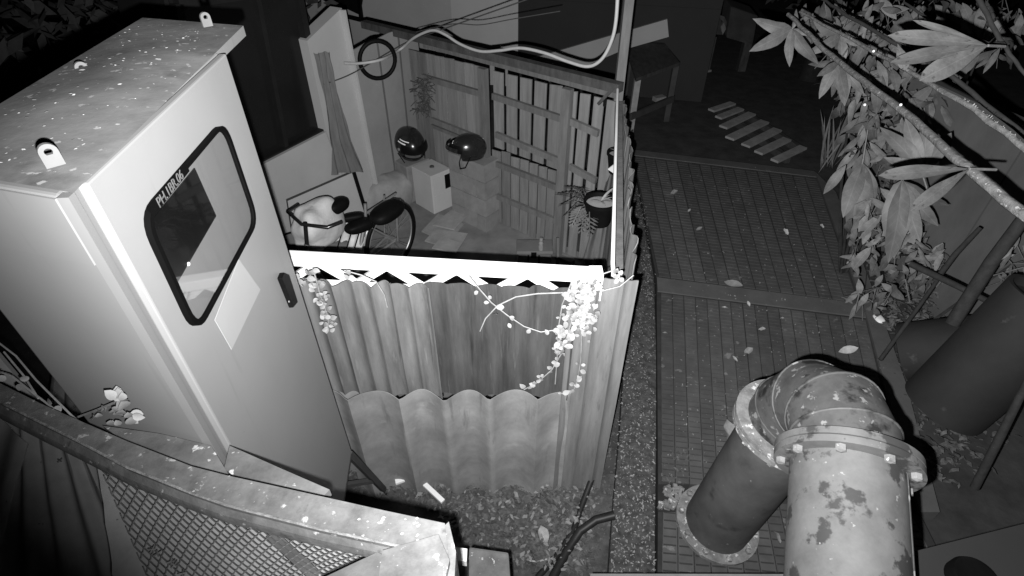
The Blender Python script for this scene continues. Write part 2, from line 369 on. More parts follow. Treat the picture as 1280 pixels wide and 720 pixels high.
# ---- leaf litter (nobody could count it)
def litter(name, polys, n, zf, s0, s1, mat, lift=.03, label=None):
    mb = MB()
    for _ in range(n):
        q = random.choice(polys); u, v = rnd(0, 1), rnd(0, 1)
        px = (1 - v) * ((1 - u) * q[0][0] + u * q[1][0]) + v * ((1 - u) * q[3][0] + u * q[2][0]); py = (1 - v) * ((1 - u) * q[0][1] + u * q[1][1]) + v * ((1 - u) * q[3][1] + u * q[2][1])
        p = at(px, py, zf) + V((0, 0, rnd(.008, lift))); s = rnd(s0, s1); a_ = rnd(0, 6.28)
        x = V((math.cos(a_), math.sin(a_), rnd(-.5, .5))) * s; y = V((-math.sin(a_), math.cos(a_), rnd(-.5, .5))) * s * rnd(.35, .7); cv = V((0, 0, s * rnd(.1, .5)))
        mb.add([p - x, p - y * .8 + cv * .4, p + x * .6 - y * .5 + cv * .2, p + x, p + y * .7 + cv * .5, p - x * .3 + y + cv * .3], [(0, 1, 4, 5), (1, 2, 3, 4)])
    return mb.build(name, mat, label=label, kind='stuff')
litter('leaf_litter', [[(470, 560), (745, 600), (735, 720), (640, 720)], [(480, 590), (720, 600), (700, 690), (560, 650)], [(425, 560), (560, 590), (600, 650), (420, 610)]], 2600, .03, .005, .018, M['mulch'], .035)
litter('leaf_litter', [[(470, 575), (740, 600), (735, 720), (600, 700)]], 500, .03, .010, .026, M['mulch'], .04)
litter('leaf_litter', [[(470, 575), (745, 600), (735, 720), (600, 700)]], 420, .045, .008, .028, M['leafclump'], .03)
litter('leaf_litter', [[(480, 580), (745, 605), (735, 720), (600, 700)]], 220, .06, .006, .022, M['dead'], .03)
litter('leaf_litter', [[(778, 400), (819, 400), (818, 720), (762, 720)], [(793, 230), (808, 260), (818, 400), (785, 400)]], 1500, KZ, .003, .010, M['dead'], .028)
litter('leaf_litter', [[(735, 560), (772, 540), (764, 720), (720, 720)], [(750, 520), (776, 430), (770, 560), (745, 600)]], 400, .02, .005, .014, M['mulch'], .02)
litter('leaf_litter', [[(1060, 290), (1170, 320), (1190, 430), (1110, 470)], [(1110, 470), (1200, 440), (1260, 560), (1150, 620)]], 420, .02, .010, .035, M['mulch'], .12)
litter('leaf_litter', [[(1080, 330), (1180, 350), (1150, 420), (1100, 420)]], 260, .05, .012, .04, M['leafdk'], .16)
litter('leaf_litter', [[(838, 230), (1015, 240), (1090, 500), (838, 600)]], 520, DZ + .004, .002, .009, M['dead'], .006)
litter('leaf_litter', [[(1030, 300), (1068, 300), (1120, 470), (1080, 470)], [(826, 560), (870, 560), (860, 606), (826, 606)], [(826, 195), (1000, 215), (1010, 250), (826, 230)]], 260, DZ + .004, .003, .013, M['mulch'], .006)

litter('leaf_litter', [[(780, 300), (819, 345), (819, 720), (762, 720)]], 330, KZ + .01, .002, .007, M['leafw'], .025)
litter('leaf_litter', [[(1085, 330), (1180, 340), (1150, 430), (1105, 430)], [(1120, 470), (1180, 520), (1240, 600), (1150, 620)]], 240, .06, .010, .036, M['leafclump'], .12)
# ================================================================== METAL CABINET
ZT = 2.42; ZB = .78
TL, TR = at(92, 241, ZT), at(284, 63, ZT); RTR, RBR = at(304, 32, ZT), at(178, 22, ZT)
RTL = TL.copy(); _f = (TR - TL).normalized(); _n = V((_f.y, -_f.x, 0)); _n = _n if _n.dot(-TL) > 0 else -_n
TL = TL - _n * .023; TR = TR - _n * .023
dp = (RBR - RTR); BRt = TR + dp; BLt = TL + dp * 1.0
zz = lambda p, z: V((p.x, p.y, z))
fdir = (TR - TL).normalized(); fn = V((fdir.y, -fdir.x, 0)); 
if fn.dot(-TL) < 0: fn = -fn
cb = thing('metal_cabinet', zz((TL + BRt) / 2, 0), 'tall pale metal cabinet with a round-cornered window in its door, standing beside the corrugated wall', 'cabinet')
bd = MB(); bd.hexa([zz(p, ZB) for p in (TL, TR, BRt, BLt)], [zz(p, ZT - .004) for p in (TL, TR, BRt, BLt)]); bd.build('body', M['cab'], cb, bev=.006)
rf = MB(); o_ = .004
cc = (TL + BRt) / 2
ex = lambda p: p + (zz(p, 0) - zz(cc, 0)).normalized() * o_
# roof: slightly domed sheet
vs_ = []; n = 10
RA, RB, RC, RD = RTL, RTR, RBR, RTL + dp
for j in range(n + 1):
    for i in range(n + 1):
        p = bil(RA, RB, RC, RD, i / n, j / n); p.z = ZT + .012 * math.sin(math.pi * i / n) * math.sin(math.pi * j / n); vs_.append(p)
rf.add(vs_, [(j * (n + 1) + i, j * (n + 1) + i + 1, (j + 1) * (n + 1) + i + 1, (j + 1) * (n + 1) + i) for j in range(n) for i in range(n)])
rf.build('roof_panel', M['roof'], cb, smooth=180)
sk_ = MB()
for A, B in ((lerp(TL, TR, .98) - fn * .004, RB), (RB, RC), (RC, RD)):
    sk_.quad(zz(A, ZT), zz(B, ZT), zz(B, ZT - .026), zz(A, ZT - .026))
sk_.build('roof_rim', M['cab'], cb)
sd = (BLt - TL).normalized(); sn = V((-sd.y, sd.x, 0)) * (1 if V((-sd.y, sd.x, 0)).dot(TL - TR) > 0 else -1)
ss = MB(); e0 = TL + sn * .001 + sd * .004; e1 = BLt + sn * .001 - sd * .004
ss.prism([zz(e0, ZT - .125), zz(e1, ZT - .125), zz(e1, ZT - .008), zz(e0, ZT - .008)], sn * .003); ss.build('side_band', M['cab'], cb)
# door, proud of the body, with a trim strip along its hinge edge
fo = lambda s, z, o: zz(TL + fdir * s + fn * o, z)
FWD = (TR - TL).length
dr = MB(); dr.prism([fo(.035, ZB + .012, .004), fo(FWD - .010, ZB + .012, .004), fo(FWD - .010, ZT - .004, .004), fo(.035, ZT - .004, .004)], fn * .018)
door = dr.build('door', M['cab'], cb, bev=.004)
ct = MB(); ct.prism([fo(-.006, ZB, .001), fo(.010, ZB, .001), fo(.010, ZT - .004, .001), fo(-.006, ZT - .004, .001)], fn * .016); ct.build('corner_trim', M['trim'], cb)
ct = MB(); ct.prism([fo(.012, ZB, .002), fo(.033, ZB, .002), fo(.033, ZT - .003, .002), fo(.012, ZT - .003, .002)], fn * .006); ct.build('corner_groove', M['groove'], cb)
DP = fo(0, 1, .022)    # plane of the door face
on = lambda x, y, o=0.0: onp(x, y, DP + fn * o, fn)
# window: rounded quadrilateral
def rquad(pts, r, k=6):
    out = []; n = len(pts)
    for i in range(n):
        p = pts[i]; a_ = (pts[i - 1] - p).normalized(); b_ = (pts[(i + 1) % n] - p).normalized()
        p0 = p + a_ * r; p1 = p + b_ * r
        for j in range(k + 1):
            t = j / k; out.append(p0 * (1 - t) ** 2 + p * 2 * t * (1 - t) + p1 * t * t)
    return out
wq = [on(170, 270), on(275, 150), on(318, 276), on(240, 420)]
wc = sum(wq, V()) / 4
outl = rquad(wq, .055)
def ring(outer, w_, th, o=0.0):
    n = len(outer); inner = [p + (wc - p).normalized() * w_ for p in outer]; mb = MB()
    a0 = [p + fn * o for p in outer]; b0 = [p + fn * o for p in inner]; a1 = [p + fn * th for p in a0]; b1 = [p + fn * th for p in b0]
    mb.add(a0 + a1 + b0 + b1, [(i, (i + 1) % n, n + (i + 1) % n, n + i) for i in range(n)] + [(n + i, n + (i + 1) % n, 3 * n + (i + 1) % n, 3 * n + i) for i in range(n)] + [(3 * n + i, 3 * n + (i + 1) % n, 2 * n + (i + 1) % n, 2 * n + i) for i in range(n)])
    return mb, inner
gk, inn = ring(outl, .0125, .011, .001); win = gk.build('window', M['gasket'], cb, smooth=50)
win.name = 'window_gasket'
pn = MB(); pn.prism([p + fn * .0015 for p in inn], fn * .002); pn.build('meter_panel', M['panelgrey'], win)
pg = MB(); pg.add([p + fn * .0085 for p in (inn if (inn[1] - inn[0]).cross(inn[8] - inn[0]).dot(fn) > 0 else inn[::-1])], [tuple(range(len(inn)))]); pg.build('window_glass', M['glass'], win)
scq = [on(187, 277, .004), on(242, 210, .004), on(269, 270, .004), on(220, 354, .004)]
sc = MB(); sc.prism(scq, fn * .0025); sc.build('display_screen', M['screen'], win)
npq = [on(183, 262, .0125), on(231, 203, .0125), on(236, 214, .0125), on(192, 270, .0125)]
npl = MB(); npl.prism(npq, fn * .0015); plate = npl.build('name_plate', M['gasket'], win)
def text(s, size, origin, xd, nd, mat, parent, name='lettering'):
    cu = bpy.data.curves.new('t', 'FONT'); cu.body = s; cu.size = size; cu.extrude = .0004; cu.align_x = 'CENTER'; cu.align_y = 'CENTER'
    o = bpy.data.objects.new('t', cu); C.objects.link(o); dg = bpy.context.evaluated_depsgraph_get(); dg.update()
    me = bpy.data.meshes.new_from_object(o.evaluated_get(dg)); bpy.data.objects.remove(o); me.materials.clear(); me.materials.append(mat); me.name = name
    return inst(name, me, parent, origin, xd, nd)
tc_ = (npq[0] + npq[1] + npq[2] + npq[3]) / 4 + fn * .002
tx = (npq[1] - npq[0]).normalized()
plen = (npq[1] - npq[0]).length; 
text('PH.1BR.06', plen / 6.6, tc_, tx, fn, M['letter'], win)
bolt = MB(); bolt.lathe(on(234, 330, .004), [(0, .004), (.0035, .004), (.0045, .0)], fn, 10); bolt.build('panel_bolt', M['white'], win)
bolt = MB(); bolt.lathe(on(188, 278, .0065), [(0, .003), (.005, .003), (.006, 0)], fn, 10); bolt.build('panel_bolt', M['metal'], win)
st = MB(); st.prism([on(298, 324, .001), on(325, 362, .001), on(289, 437, .001), on(268, 400, .001)], fn * .0012); st.build('reflected_light_patch', mk('reflected_light_pale', .27, .29, 4, .7, 0), cb)  # patch of reflected light, put in as a paler sheet on the door
hd = MB(); hq = [on(349, 341, .001), on(356, 344, .001), on(367, 378, .001), on(361, 385, .001), on(346, 348, .001)]
hd.prism(hq, fn * .014); hdl = hd.build('door_handle', M['black'], cb, bev=.003)
kh = MB(); kh.lathe(on(361, 377, .016), [(0, .002), (.003, .002), (.0035, 0)], fn, 10); kh.build('key_lock', M['metal'], hdl)
# lifting lugs
def lug(px, py, back=0):
    b0 = at(px, py, ZT + .004) + V((dp.x, dp.y, 0)).normalized() * back - V((0, 0, back * 1.2)); mb = MB(); w_, h_ = .0125, .023; pr = []
    xd = V((.70, .71, 0)).normalized(); up = V((0, 0, 1)); nn_ = xd.cross(up)
    outer = [b0 - xd * w_, b0 + xd * w_]; k = 10
    oc = [(w_, 0)] + [(w_ * math.cos(math.pi * i / k), h_ + w_ * math.sin(math.pi * i / k)) for i in range(k + 1)] + [(-w_, 0)]
    ic = [(w_ * .45 * math.cos(a_), h_ + w_ * .45 * math.sin(a_)) for a_ in [(-math.pi / 4) + 0] + [math.pi * i / k for i in range(k + 1)] + [math.pi * 1.25]]
    n = len(oc); q = lambda c_, o: b0 + xd * c_[0] + up * c_[1] + nn_ * o
    for o in (-.004, .004): mb.add([q(c_, o) for c_ in oc] + [q(c_, o) for c_ in ic], [(i, i + 1, n + i + 1, n + i) for i in range(n - 1)] + [(0, n, 2 * n - 1, n - 1)])
    mb.add([q(c_, -.004) for c_ in oc] + [q(c_, .004) for c_ in oc], [(i, i + 1, n + i + 1, n + i) for i in range(n - 1)])
    mb.add([q(c_, -.004) for c_ in ic] + [q(c_, .004) for c_ in ic], [(i, (i + 1) % n, n + (i + 1) % n, n + i) for i in range(n)])
    mb.build('lifting_lug', M['lug'], cb)
lug(70, 207); lug(260, 33); lug(110, 86, .018)
# pale flakes fallen on the cabinet roof
fk = MB()
for _ in range(260):
    u, v = random.random(), random.random()
    if noise.noise(V((u * 5, v * 5, 3))) < -.05 and random.random() < .8: continue
    p = bil(RA, RB, RC, RD, .04 + .9 * u, .12 + .8 * v); p.z = ZT + .004 + .012 * math.sin(math.pi * u) * math.sin(math.pi * v); s = rnd(.0015, .0048) * (1.8 if random.random() < .08 else 1); a_ = rnd(0, 6.28)
    x = V((math.cos(a_), math.sin(a_), rnd(-.2, .2))) * s; y = V((-math.sin(a_), math.cos(a_), rnd(-.2, .4))) * s * rnd(.4, .8)
    fk.add([p - x, p - y, p + x * .8, p + x * .3 + y, p - x * .6 + y * .7], [(0, 1, 2, 3, 4)])
fk.build('fallen_flakes', mk('dry_flakes', .3, .6, 30, .8, 0), kind='stuff')
# angle-iron stand under the cabinet, its splayed front leg showing past the cabinet foot
cf = [zz(p, ZB - .004) for p in (TL, TR, BRt, BLt)]
bs = thing('steel_stand', zz((TL + BRt) / 2, 0), 'dark angle-iron stand under the pale cabinet, its splayed leg and crossbar showing beside the wall', 'stand')
for k in range(4):
    q = MB(); q.bar(cf[k] + V((0, 0, -.012)), cf[(k + 1) % 4] + V((0, 0, -.012)), .03, .022); q.build('frame_bar', M['wire'], bs)
t0 = cf[1] + V((0, 0, -.02)); p1 = at(482, 616, .0); p2 = at(405, 640, 0.0)
q = MB(); q.bar(t0, p1, .030, .010); q.bar(t0 + V((.012, 0, 0)), p1 + V((.012, 0, 0)), .006, .034); q.build('leg', M['wire'], bs)
q = MB(); q.bar(t0 + V((-.01, -.004, 0)), p2, .016, .020); q.build('leg', M['groove'], bs)
q = MB(); q.bar(lerp(t0, p2, .50), lerp(t0, p1, .62), .022, .022); q.build('crossbar', M['wire'], bs)
for k in (0, 2, 3):
    q = MB(); q.bar(cf[k] + V((0, 0, -.02)), zz(cf[k], 0), .03, .03); q.build('leg', M['wire'], bs)

# ================================================================== FRONT CORRUGATED WALL
WZ = 1.5; trz = .03
wt = [at(360, 336, WZ), at(540, 342, WZ), at(713, 347, WZ), at(752, 349, WZ), at(794, 336, WZ)]
wn = V((0, -1, 0))
cw = thing('corrugated_wall', (-.2, 1.62, 0), 'low wall of mixed corrugated sheets in front of the yard, pale scalloped sheets below, darker ones above', 'wall')
ypl = wt[0].y - .0
low_z = onp(560, 478, V((0, ypl, 0)), V((0, 1, 0))).z
def cs(A, B, z0, z1, waves, amp, mat, off=0, **k):
    o = V((0, -off, 0)); mb = MB(); mb.corr(zz(A, z0) + o, zz(B, z0) + o, zz(B, z1) + o, zz(A, z1) + o, waves, amp, nrm=wn, **k)
    return mb.build('corrugated_sheet', mat, cw, smooth=70)
cs(wt[0] + V((-.05, 0, 0)), wt[1] + V((-.01, 0, 0)), low_z - .03, WZ - .038, 8.0, .014, M['sheet_up'], .034, shape='rib', per=14, rough=.008, top_j=.02, seed=1).__setitem__('label', 'paler finely ribbed sheet at the upper left of the wall')
xw = wt[2]; cs(wt[1] + V((-.04, .01, 0)), xw + V((.03, 0, 0)), low_z - .03, WZ - .042, 6.0, .012, M['sheet_dark'], .022, shape='rib', per=14, rough=.01, top_j=.02, seed=2).__setitem__('label', 'dark stained sheet at the upper right of the wall')
lx0 = onp(405, 460, V((0, ypl - .07, 0)), V((0, 1, 0))); lx1 = onp(713, 490, V((0, ypl - .07, 0)), V((0, 1, 0)))
lowA, lowB = V((lx0.x, ypl, 0)), V((lx1.x, ypl, 0))
cs(lowA, lowB, -.02, low_z + .03, 5.2, .030, M['sheet_low'], .105, shape='abs', per=14, rough=.01, top_j=.01, seed=3).__setitem__('label', 'pale scalloped fibre cement sheet at the bottom of the wall')
cs(xw + V((0, .0, 0)), V((wt[4].x, wt[3].y, 0)) , -.02, WZ + .0, 2.6, .010, M['sheet_right'], .02, shape='rib', per=14, rough=.008, top_j=.01, seed=4).__setitem__('label', 'pale narrow sheet at the right end of the wall')
cs(wt[0] + V((-.3, .03, 0)), lowA + V((.25, .05, 0)), -.02, low_z + .02, 3.6, .02, M['sheet_low'], .03, rough=.008, seed=6)
# steel truss along its top
TZ = WZ + .008
trs = thing('steel_truss', (-.2, 1.68, TZ - .1), 'bright white steel truss with zigzag lacing along the top of the corrugated wall', 'truss')
ta, tb = at(352, 322, TZ), at(752, 344, TZ); td = (tb - ta).normalized(); tn = V((td.y, -td.x, 0))
q = MB(); q.bar(ta, tb, .05, .045); q.build('top_chord', M['white'], trs, bev=.004)
za, zb = ta + tn * .0 - V((0, 0, .115)), tb + tn * .0 - V((0, 0, .115))
nz_ = 9; zp = [lerp(ta, tb, k / nz_) - V((0, 0, .02 if k % 2 else .125)) + V((0, .012, 0)) for k in range(nz_ + 1)]
for k in range(nz_):
    q = MB(); q.bar(zp[k], zp[k + 1], .02, .032); q.build('lacing_bar', M['white'], trs)
q = MB(); q.bar(za - V((0, 0, .02)) + V((0, .02, 0)), zb - V((0, 0, .02)) + V((0, .02, 0)), .02, .02); q.build('bottom_chord', M['white'], trs)
q = MB(); q.box(tb + V((-.022, .005, -.045)), .05, .06, .13); q.build('end_plate', M['white'], trs)

# ================================================================== RIGHT SIDE WALL of the yard
ra, rb = V((wt[4].x + .0, wt[4].y + .03, 0)), at(783, 118, WZ); rb = zz(rb, 0)
rw = thing('corrugated_side_wall', (ra + rb) / 2, 'mossy corrugated side wall running from the wall corner back to the grey post, seen edge on', 'wall')
nseg = 3
for k in range(nseg):
    A, B = lerp(ra, rb, k / nseg), lerp(ra, rb, (k + 1) / nseg + (.01 if k < 2 else 0)); mb = MB(); o = V((.012 * (k % 2), 0, 0))
    mb.corr(zz(A, -.02) + o, zz(B, -.02) + o, zz(B, WZ - .02 * k) + o, zz(A, WZ - .01 * k) + o, 5, .009, nrm=V((1, 0, 0)), rough=.02, top_j=.04, seed=k + 11)
    mb.build('corrugated_sheet', M['sheet_right'] if k < 2 else M['sheet_up'], rw, smooth=70)
q = MB(); q.bar(zz(ra, WZ - .08) + V((-.05, .05, 0)), zz(rb, WZ - .06) + V((-.05, -.03, 0)), .045, .05); q.build('top_rail', M['timber'], rw)
# white pipe lying along its top
wp = MB(); wp.tube([at(767, 344, WZ + .05), at(766, 330, WZ + .06), at(768, 250, WZ + .06), at(770, 180, WZ + .05), at(772, 112, WZ + .05)], .0085, 8)
wp.build('thin_pipe', M['white'], label='thin white pipe along the top of the side wall from truss to grey post', cat='pipe', smooth=60)
pp = at(777, 112, WZ); 
po = MB(); po.bar(zz(pp, 0), V((pp.x - .04, pp.y, 3.2)), .06, .06); po.build('post', M['timber'], label='tall grey square post at the far right end of the timber fence', cat='post', bev=.004)
# sheet leaning in the inner corner
ls = MB(); A, B = at(726, 332, .05), at(760, 338, .05); Cc, D = at(772, 205, .95), at(757, 228, .95)
ls.corr(A, B, Cc, D, 2.5, .02, rough=.005, seed=21); ls.build('leaning_sheet', M['sheet_right'], label='pale corrugated sheet leaning inside the yard corner below the flower pots', cat='sheet', smooth=70)

# ================================================================== TIMBER FENCE / GATE
FA, FB = V((-.22, 4.5, 0)), V((.46, 3.93, 0)); fd = (FB - FA).normalized(); fnn = V((fd.y, -fd.x, 0))
if fnn.dot(V((0, -1, 0))) < 0: fnn = -fnn
fp = lambda x, y, o=0.0: onp(x, y, FA + fnn * o, fnn)
def fs(x, y=200): return (fp(x, y) - FA).dot(fd)     # distance along the fence of a pixel
fz = lambda x, y: fp(x, y).z
fen = thing('timber_fence', FA, 'timber fence of vertical slats, gapped at the top, closing off the yard', 'fence')
def fpt(s, z, o=0.0): return zz(FA + fd * s + fnn * o, z)
def fbar(s0, z0, s1, z1, wd, ht, o, name, mat, par=fen):
    q = MB(); q.bar(fpt(s0, z0, o), fpt(s1, z1, o), wd, ht, up=(0, 0, 1) if abs(s1 - s0) > .2 else fnn); return q.build(name, mat, par)
sL, s1, s2, sR = fs(519, 140), fs(611, 180), fs(708, 200), fs(768, 220)
topz = lambda s: lerp(fz(520, 60), fz(760, 115), (s - sL) / (sR - sL))
q = MB(); q.bar(fp(455, 30, .02), fp(776, 110, .02), .07, .06); q.build('top_rail', M['wood_dk'], fen)
q = MB(); q.bar(fp(530, 55, .03), fp(772, 118, .03), .03, .05); q.build('top_rail', M['timber'], fen)
for s_, x_ in ((s1, 611), (s2, 708)):
    q = MB(); q.bar(fpt(s_, 0, .045), fpt(s_, topz(s_) - .02, .045), .075, .05, up=fnn); q.build('post', M['timber'], fen)
# rails: pixel end points
for x0, y0, x1, y1, t_ in ((528, 96, 608, 119, .05), (540, 150, 608, 177, .05), (540, 157, 608, 184, .03), (616, 120, 704, 149, .05), (620, 168, 704, 203, .05), (616, 203, 703, 237, .05), (616, 243, 704, 280, .05), (712, 151, 748, 167, .05), (712, 208, 745, 226, .05), (616, 283, 703, 322, .04)):
    q = MB(); q.bar(fp(x0, y0, .03), fp(x1, y1, .03), .03, t_); q.build('rail', M['timber'], fen)
def slat(s, wd, z0, z1, o=0.0, mat='slat'):
    q = MB(); t = .012; j = .006 * (h2(s, 3) - .5)
    q.hexa([fpt(s - wd / 2 + j, z0, o), fpt(s + wd / 2 + j, z0, o), fpt(s + wd / 2 + j, z0, o - t), fpt(s - wd / 2 + j, z0, o - t)], [fpt(s - wd / 2, z1, o), fpt(s + wd / 2, z1, o), fpt(s + wd / 2, z1 + .01 * h2(s), o - t), fpt(s - wd / 2, z1, o - t)])
    q.build('slat', M[mat], fen)
nL = 8
for k in range(nL):
    s_ = lerp(sL, s1 - .03, (k + .5) / nL); slat(s_, (s1 - sL - .03) / nL * .94, .02, topz(s_) - .03, .006 * (k % 2), 'timber' if k < 2 else 'slat')
xs = [617, 631, 648, 666, 684.5, 704]
for k in range(5):
    a_, b_ = fs(xs[k] + (2 if k else 0), 120), fs(xs[k + 1] - 2.2, 120); slat((a_ + b_) / 2, b_ - a_, fz(650, 195), topz(a_) - .04, 0)
xl = [615 + 88 * k / 8 for k in range(9)]
for k in range(8):
    a_, b_ = fs(xl[k] + .5, 260), fs(xl[k + 1] - 1.0, 260); slat((a_ + b_) / 2, b_ - a_, .02, fz(660, 205) + .02 * h2(k), -.014)
xr = [713, 716.5, 721, 735, 740, 752, 757, 771]
for a_, b_ in ((714, 718), (722, 734), (739, 751), (755, 770)):
    a_, b_ = fs(a_, 160), fs(b_, 160); slat((a_ + b_) / 2, b_ - a_, .02, topz(a_) - .05, 0)
q = MB(); q.bar(fp(748, 130, .05), fp(771, 106, .05), .02, .02); q.build('brace', M['wood_dk'], fen)
q = MB(); q.box(fp(756, 128, .04), .02, .02, .05); q.tube([fp(755, 126, .04), fp(755, 112, .04)], .004, 5); q.build('latch', M['black'], fen)
# base kerb of the fence
q = MB(); q.bar(fp(600, 283, .07) * 1 + V((0, 0, 0)), zz(fpt(s2 + .2, 0, .09), .03), .05, .04); q.build('sill_board', M['timber'], fen)

# ================================================================== BACK SHEETS between house and fence
HP = V((-1.33, 4.58, 0)); hw = V((.5, .866, 0)); hn = V((.866, -.5, 0))
hp = lambda x, y, o=0.0: onp(x, y, HP + hn * o, hn)
bsh = thing('sheet_wall', HP + hw * .5, 'plain sheet wall with two upright seams and a torn top edge, left of the timber fence', 'wall')
tops = [(440, 60), (452, 55), (478, 45), (498, 38), (522, 40)]; 
bx = [(443, 477, [(443, 62), (460, 52), (472, 49)]), (473, 497, [(472, 49), (486, 40), (497, 37)]), (497, 524, [(497, 37), (512, 42), (524, 48)])]
for k, (tp, btm) in enumerate([([(443, 62), (460, 52), (470, 50)], [(499, 262), (470, 270)]), ([(471, 49), (486, 41), (496, 38)], [(519, 252), (500, 261)]), ([(497, 38), (512, 42), (522, 46)], [(541, 238), (520, 251)])]):
    o = -.02 - .006 * (k % 2); q = MB(); q.prism([hp(x, y, o) for x, y in tp + btm], -hn * .012); q.build('wall_sheet', M['backsheet'], bsh)
for pa, pb in (((471, 50), (500, 258)), ((497, 38), (519, 250))):
    q = MB(); q.bar(hp(*pa, -.016), hp(*pb, -.016), .014, .01, up=hn); q.build('seam_batten', M['timber'], bsh)
rg = MB(); ctr_ = hp(472, 75, .10); e1_ = V((.88, .47, 0)).normalized(); 
pts = [ctr_ + (e1_ * math.cos(2 * math.pi * k / 28) + V((0, 0, 1)) * math.sin(2 * math.pi * k / 28)) * .15 for k in range(29)]
rg.tube(pts, .018, 8, cap=False); rg.build('rubber_ring', M['black'], label='black rubber ring hanging on the sheet wall above the yard', cat='ring', smooth=60)
# dry plant bunch against the fence's left edge
db = thing('dried_bunch', fpt(sL + .06, .0, .06), 'dark dried bunch of twigs hanging at the left edge of the timber fence', 'plant')
q = MB()
for k in range(150):
    p = fp(529 + rnd(-9, 9), 118 + rnd(-20, 22), .05 + rnd(0, .05)); dd = (V((rnd(-1, 1), rnd(-.4, .4), rnd(-1, .4)))).normalized() * rnd(.03, .09); q.tube([p, p + dd * .5 + rv(.01), p + dd], .003, 4, cap=False)
q.build('twigs', M['wire'], db)

# ================================================================== HOUSE WALL with big window
ho = thing('house', HP - hw * 1.2, 'pale house wall with a big dark window opening, left of the yard behind the cabinet', 'house')
q = MB(); q.prism([hp(*p) for p in ((408, 164), (384, 51), (427, 10), (462, 215), (474, 268), (455, 290))], -hn * .12); q.build('wall', M['houseplaster'], ho)
q = MB(); q.prism([hp(*p) for p in ((407, 165), (455, 290), (440, 330), (280, 400), (262, 240))][::-1], -hn * .12); q.build('wall', M['houseplaster'], ho)
q = MB(); q.bar(hp(427, 12, .012), hp(476, 272, .012), .02, .07, up=hn); q.build('corner_post', M['housewhite'], ho)
wo = [hp(262, 240, -.06), hp(408, 165, -.06), hp(372, -20, -.06), hp(215, 0, -.06)]
for k in range(4):
    q = MB(); q.bar(wo[k] + (wo[(k + 2) % 4] - wo[k]).normalized() * .03, wo[(k + 1) % 4] + (wo[(k + 3) % 4] - wo[(k + 1) % 4]).normalized() * .03, .05, .06, up=hn); q.build('window_frame', M['frame_dk'], ho)
q = MB(); q.bar(lerp(wo[0], wo[1], .62) - hn * .01, lerp(wo[3], wo[2], .62) - hn * .01, .035, .05, up=hn); q.build('window_frame', M['frame_dk'], ho)
q = MB(); q.prism([p - hn * .03 for p in wo], -hn * .006); q.build('window_pane', mk('dark_window_glass', .008, .012, 2, .25, 0), ho)
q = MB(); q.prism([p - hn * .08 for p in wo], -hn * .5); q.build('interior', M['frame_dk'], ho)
# cloth on the wall
cl = MB(); cL = [(414, 219), (411, 180), (407, 140), (400, 100), (393, 66)]; cR = [(457, 213), (441, 176), (430, 140), (419, 100), (412, 64)]
nu, nv = 30, 24; vs_ = []
def pol(pl, t): t *= len(pl) - 1; i = min(int(t), len(pl) - 2); f = t - i; return (pl[i][0] * (1 - f) + pl[i + 1][0] * f, pl[i][1] * (1 - f) + pl[i + 1][1] * f)
for j in range(nv + 1):
    v = j / nv; A, B = hp(*pol(cL, v), .09 - .04 * v), hp(*pol(cR, v), .09 - .04 * v)
    for i in range(nu + 1):
        u = i / nu; p = lerp(A, B, u); fl = .012 + .022 * (1 - v)
        p = p + hn * (fl * math.sin(u * 17 + 1.5 * math.sin(v * 4)) + .012 * noise.noise(V((u * 5, v * 6, 0))))
        if j == 0 or j == nv: p.z += .04 * noise.noise(V((u * 4, j, 5)))
        vs_.append(p)
cl.add(vs_, [(j * (nu + 1) + i, j * (nu + 1) + i + 1, (j + 1) * (nu + 1) + i + 1, (j + 1) * (nu + 1) + i) for j in range(nv) for i in range(nu)])
cl.build('hanging_cloth', M['cloth'], label='grey cloth hanging in folds on the house wall beside the dark window', cat='cloth', smooth=180)
# white board leaning below the cloth
lb = thing('leaning_board', hp(405, 260, .1), 'white board with dark edging leaning on the house wall behind the bicycle', 'board')
bq = [hp(366, 300, .14), hp(462, 282, .14), hp(441, 214, .05), hp(358, 250, .05)]
q = MB(); q.prism(bq, -hn * .015); q.build('board', M['housewhite'], lb)
q = MB(); q.bar(lerp(bq[3], bq[3], 0) + hn * .004, bq[2] + hn * .004, .012, .012, up=hn); q.build('edge_strip', M['wire'], lb)
q = MB(); q.bar(bq[1] + hn * .006, bq[2] + hn * .006, .03, .02, up=hn); q.build('edge_strip', M['black'], lb)
q = MB(); q.bar(bq[0] + hn * .004, bq[3] + hn * .004, .006, .01, up=hn); q.build('edge_strip', M['wire'], lb)

# ================================================================== BLOCK WALL, white cabinet box, helmets
b0, b1 = at(566, 272, 0), at(609, 292, 0); bdv = (b1 - b0).normalized(); bbk = V((-bdv.y, bdv.x, 0));
if bbk.y < 0: bbk = -bbk
def hgt(px, py, p): # height of a pixel above ground point p
    d = ray(px, py); t = (d.x * p.x + d.y * p.y) / (d.x ** 2 + d.y ** 2); return HC + d.z * t
bh = hgt(603, 207, b1)
bw_ = thing('block_wall', b0, 'low stub wall of grey concrete blocks in front of the timber fence', 'wall')
Lb = (b1 - b0).length; s_start = 0.0; rows = 4
for r_ in range(rows):
    z0, z1 = bh * r_ / rows, bh * (r_ + 1) / rows; s_ = s_start - (.16 if r_ % 2 else 0)
    while s_ < Lb - .02:
        e_ = min(s_ + .33, Lb); s0 = max(s_, s_start); jg = .006 * h2(s_, r_)
        A, B = b0 + bdv * (s0 + .005) - bbk * jg, b0 + bdv * (e_ - .005) - bbk * jg; q = MB()
        q.hexa([zz(p, z0 + .004) for p in (A, B, B + bbk * .19, A + bbk * .19)], [zz(p, z1 - .004) for p in (A, B, B + bbk * .19, A + bbk * .19)]); q.build('concrete_block', M['concrete'], bw_)
        s_ += .33
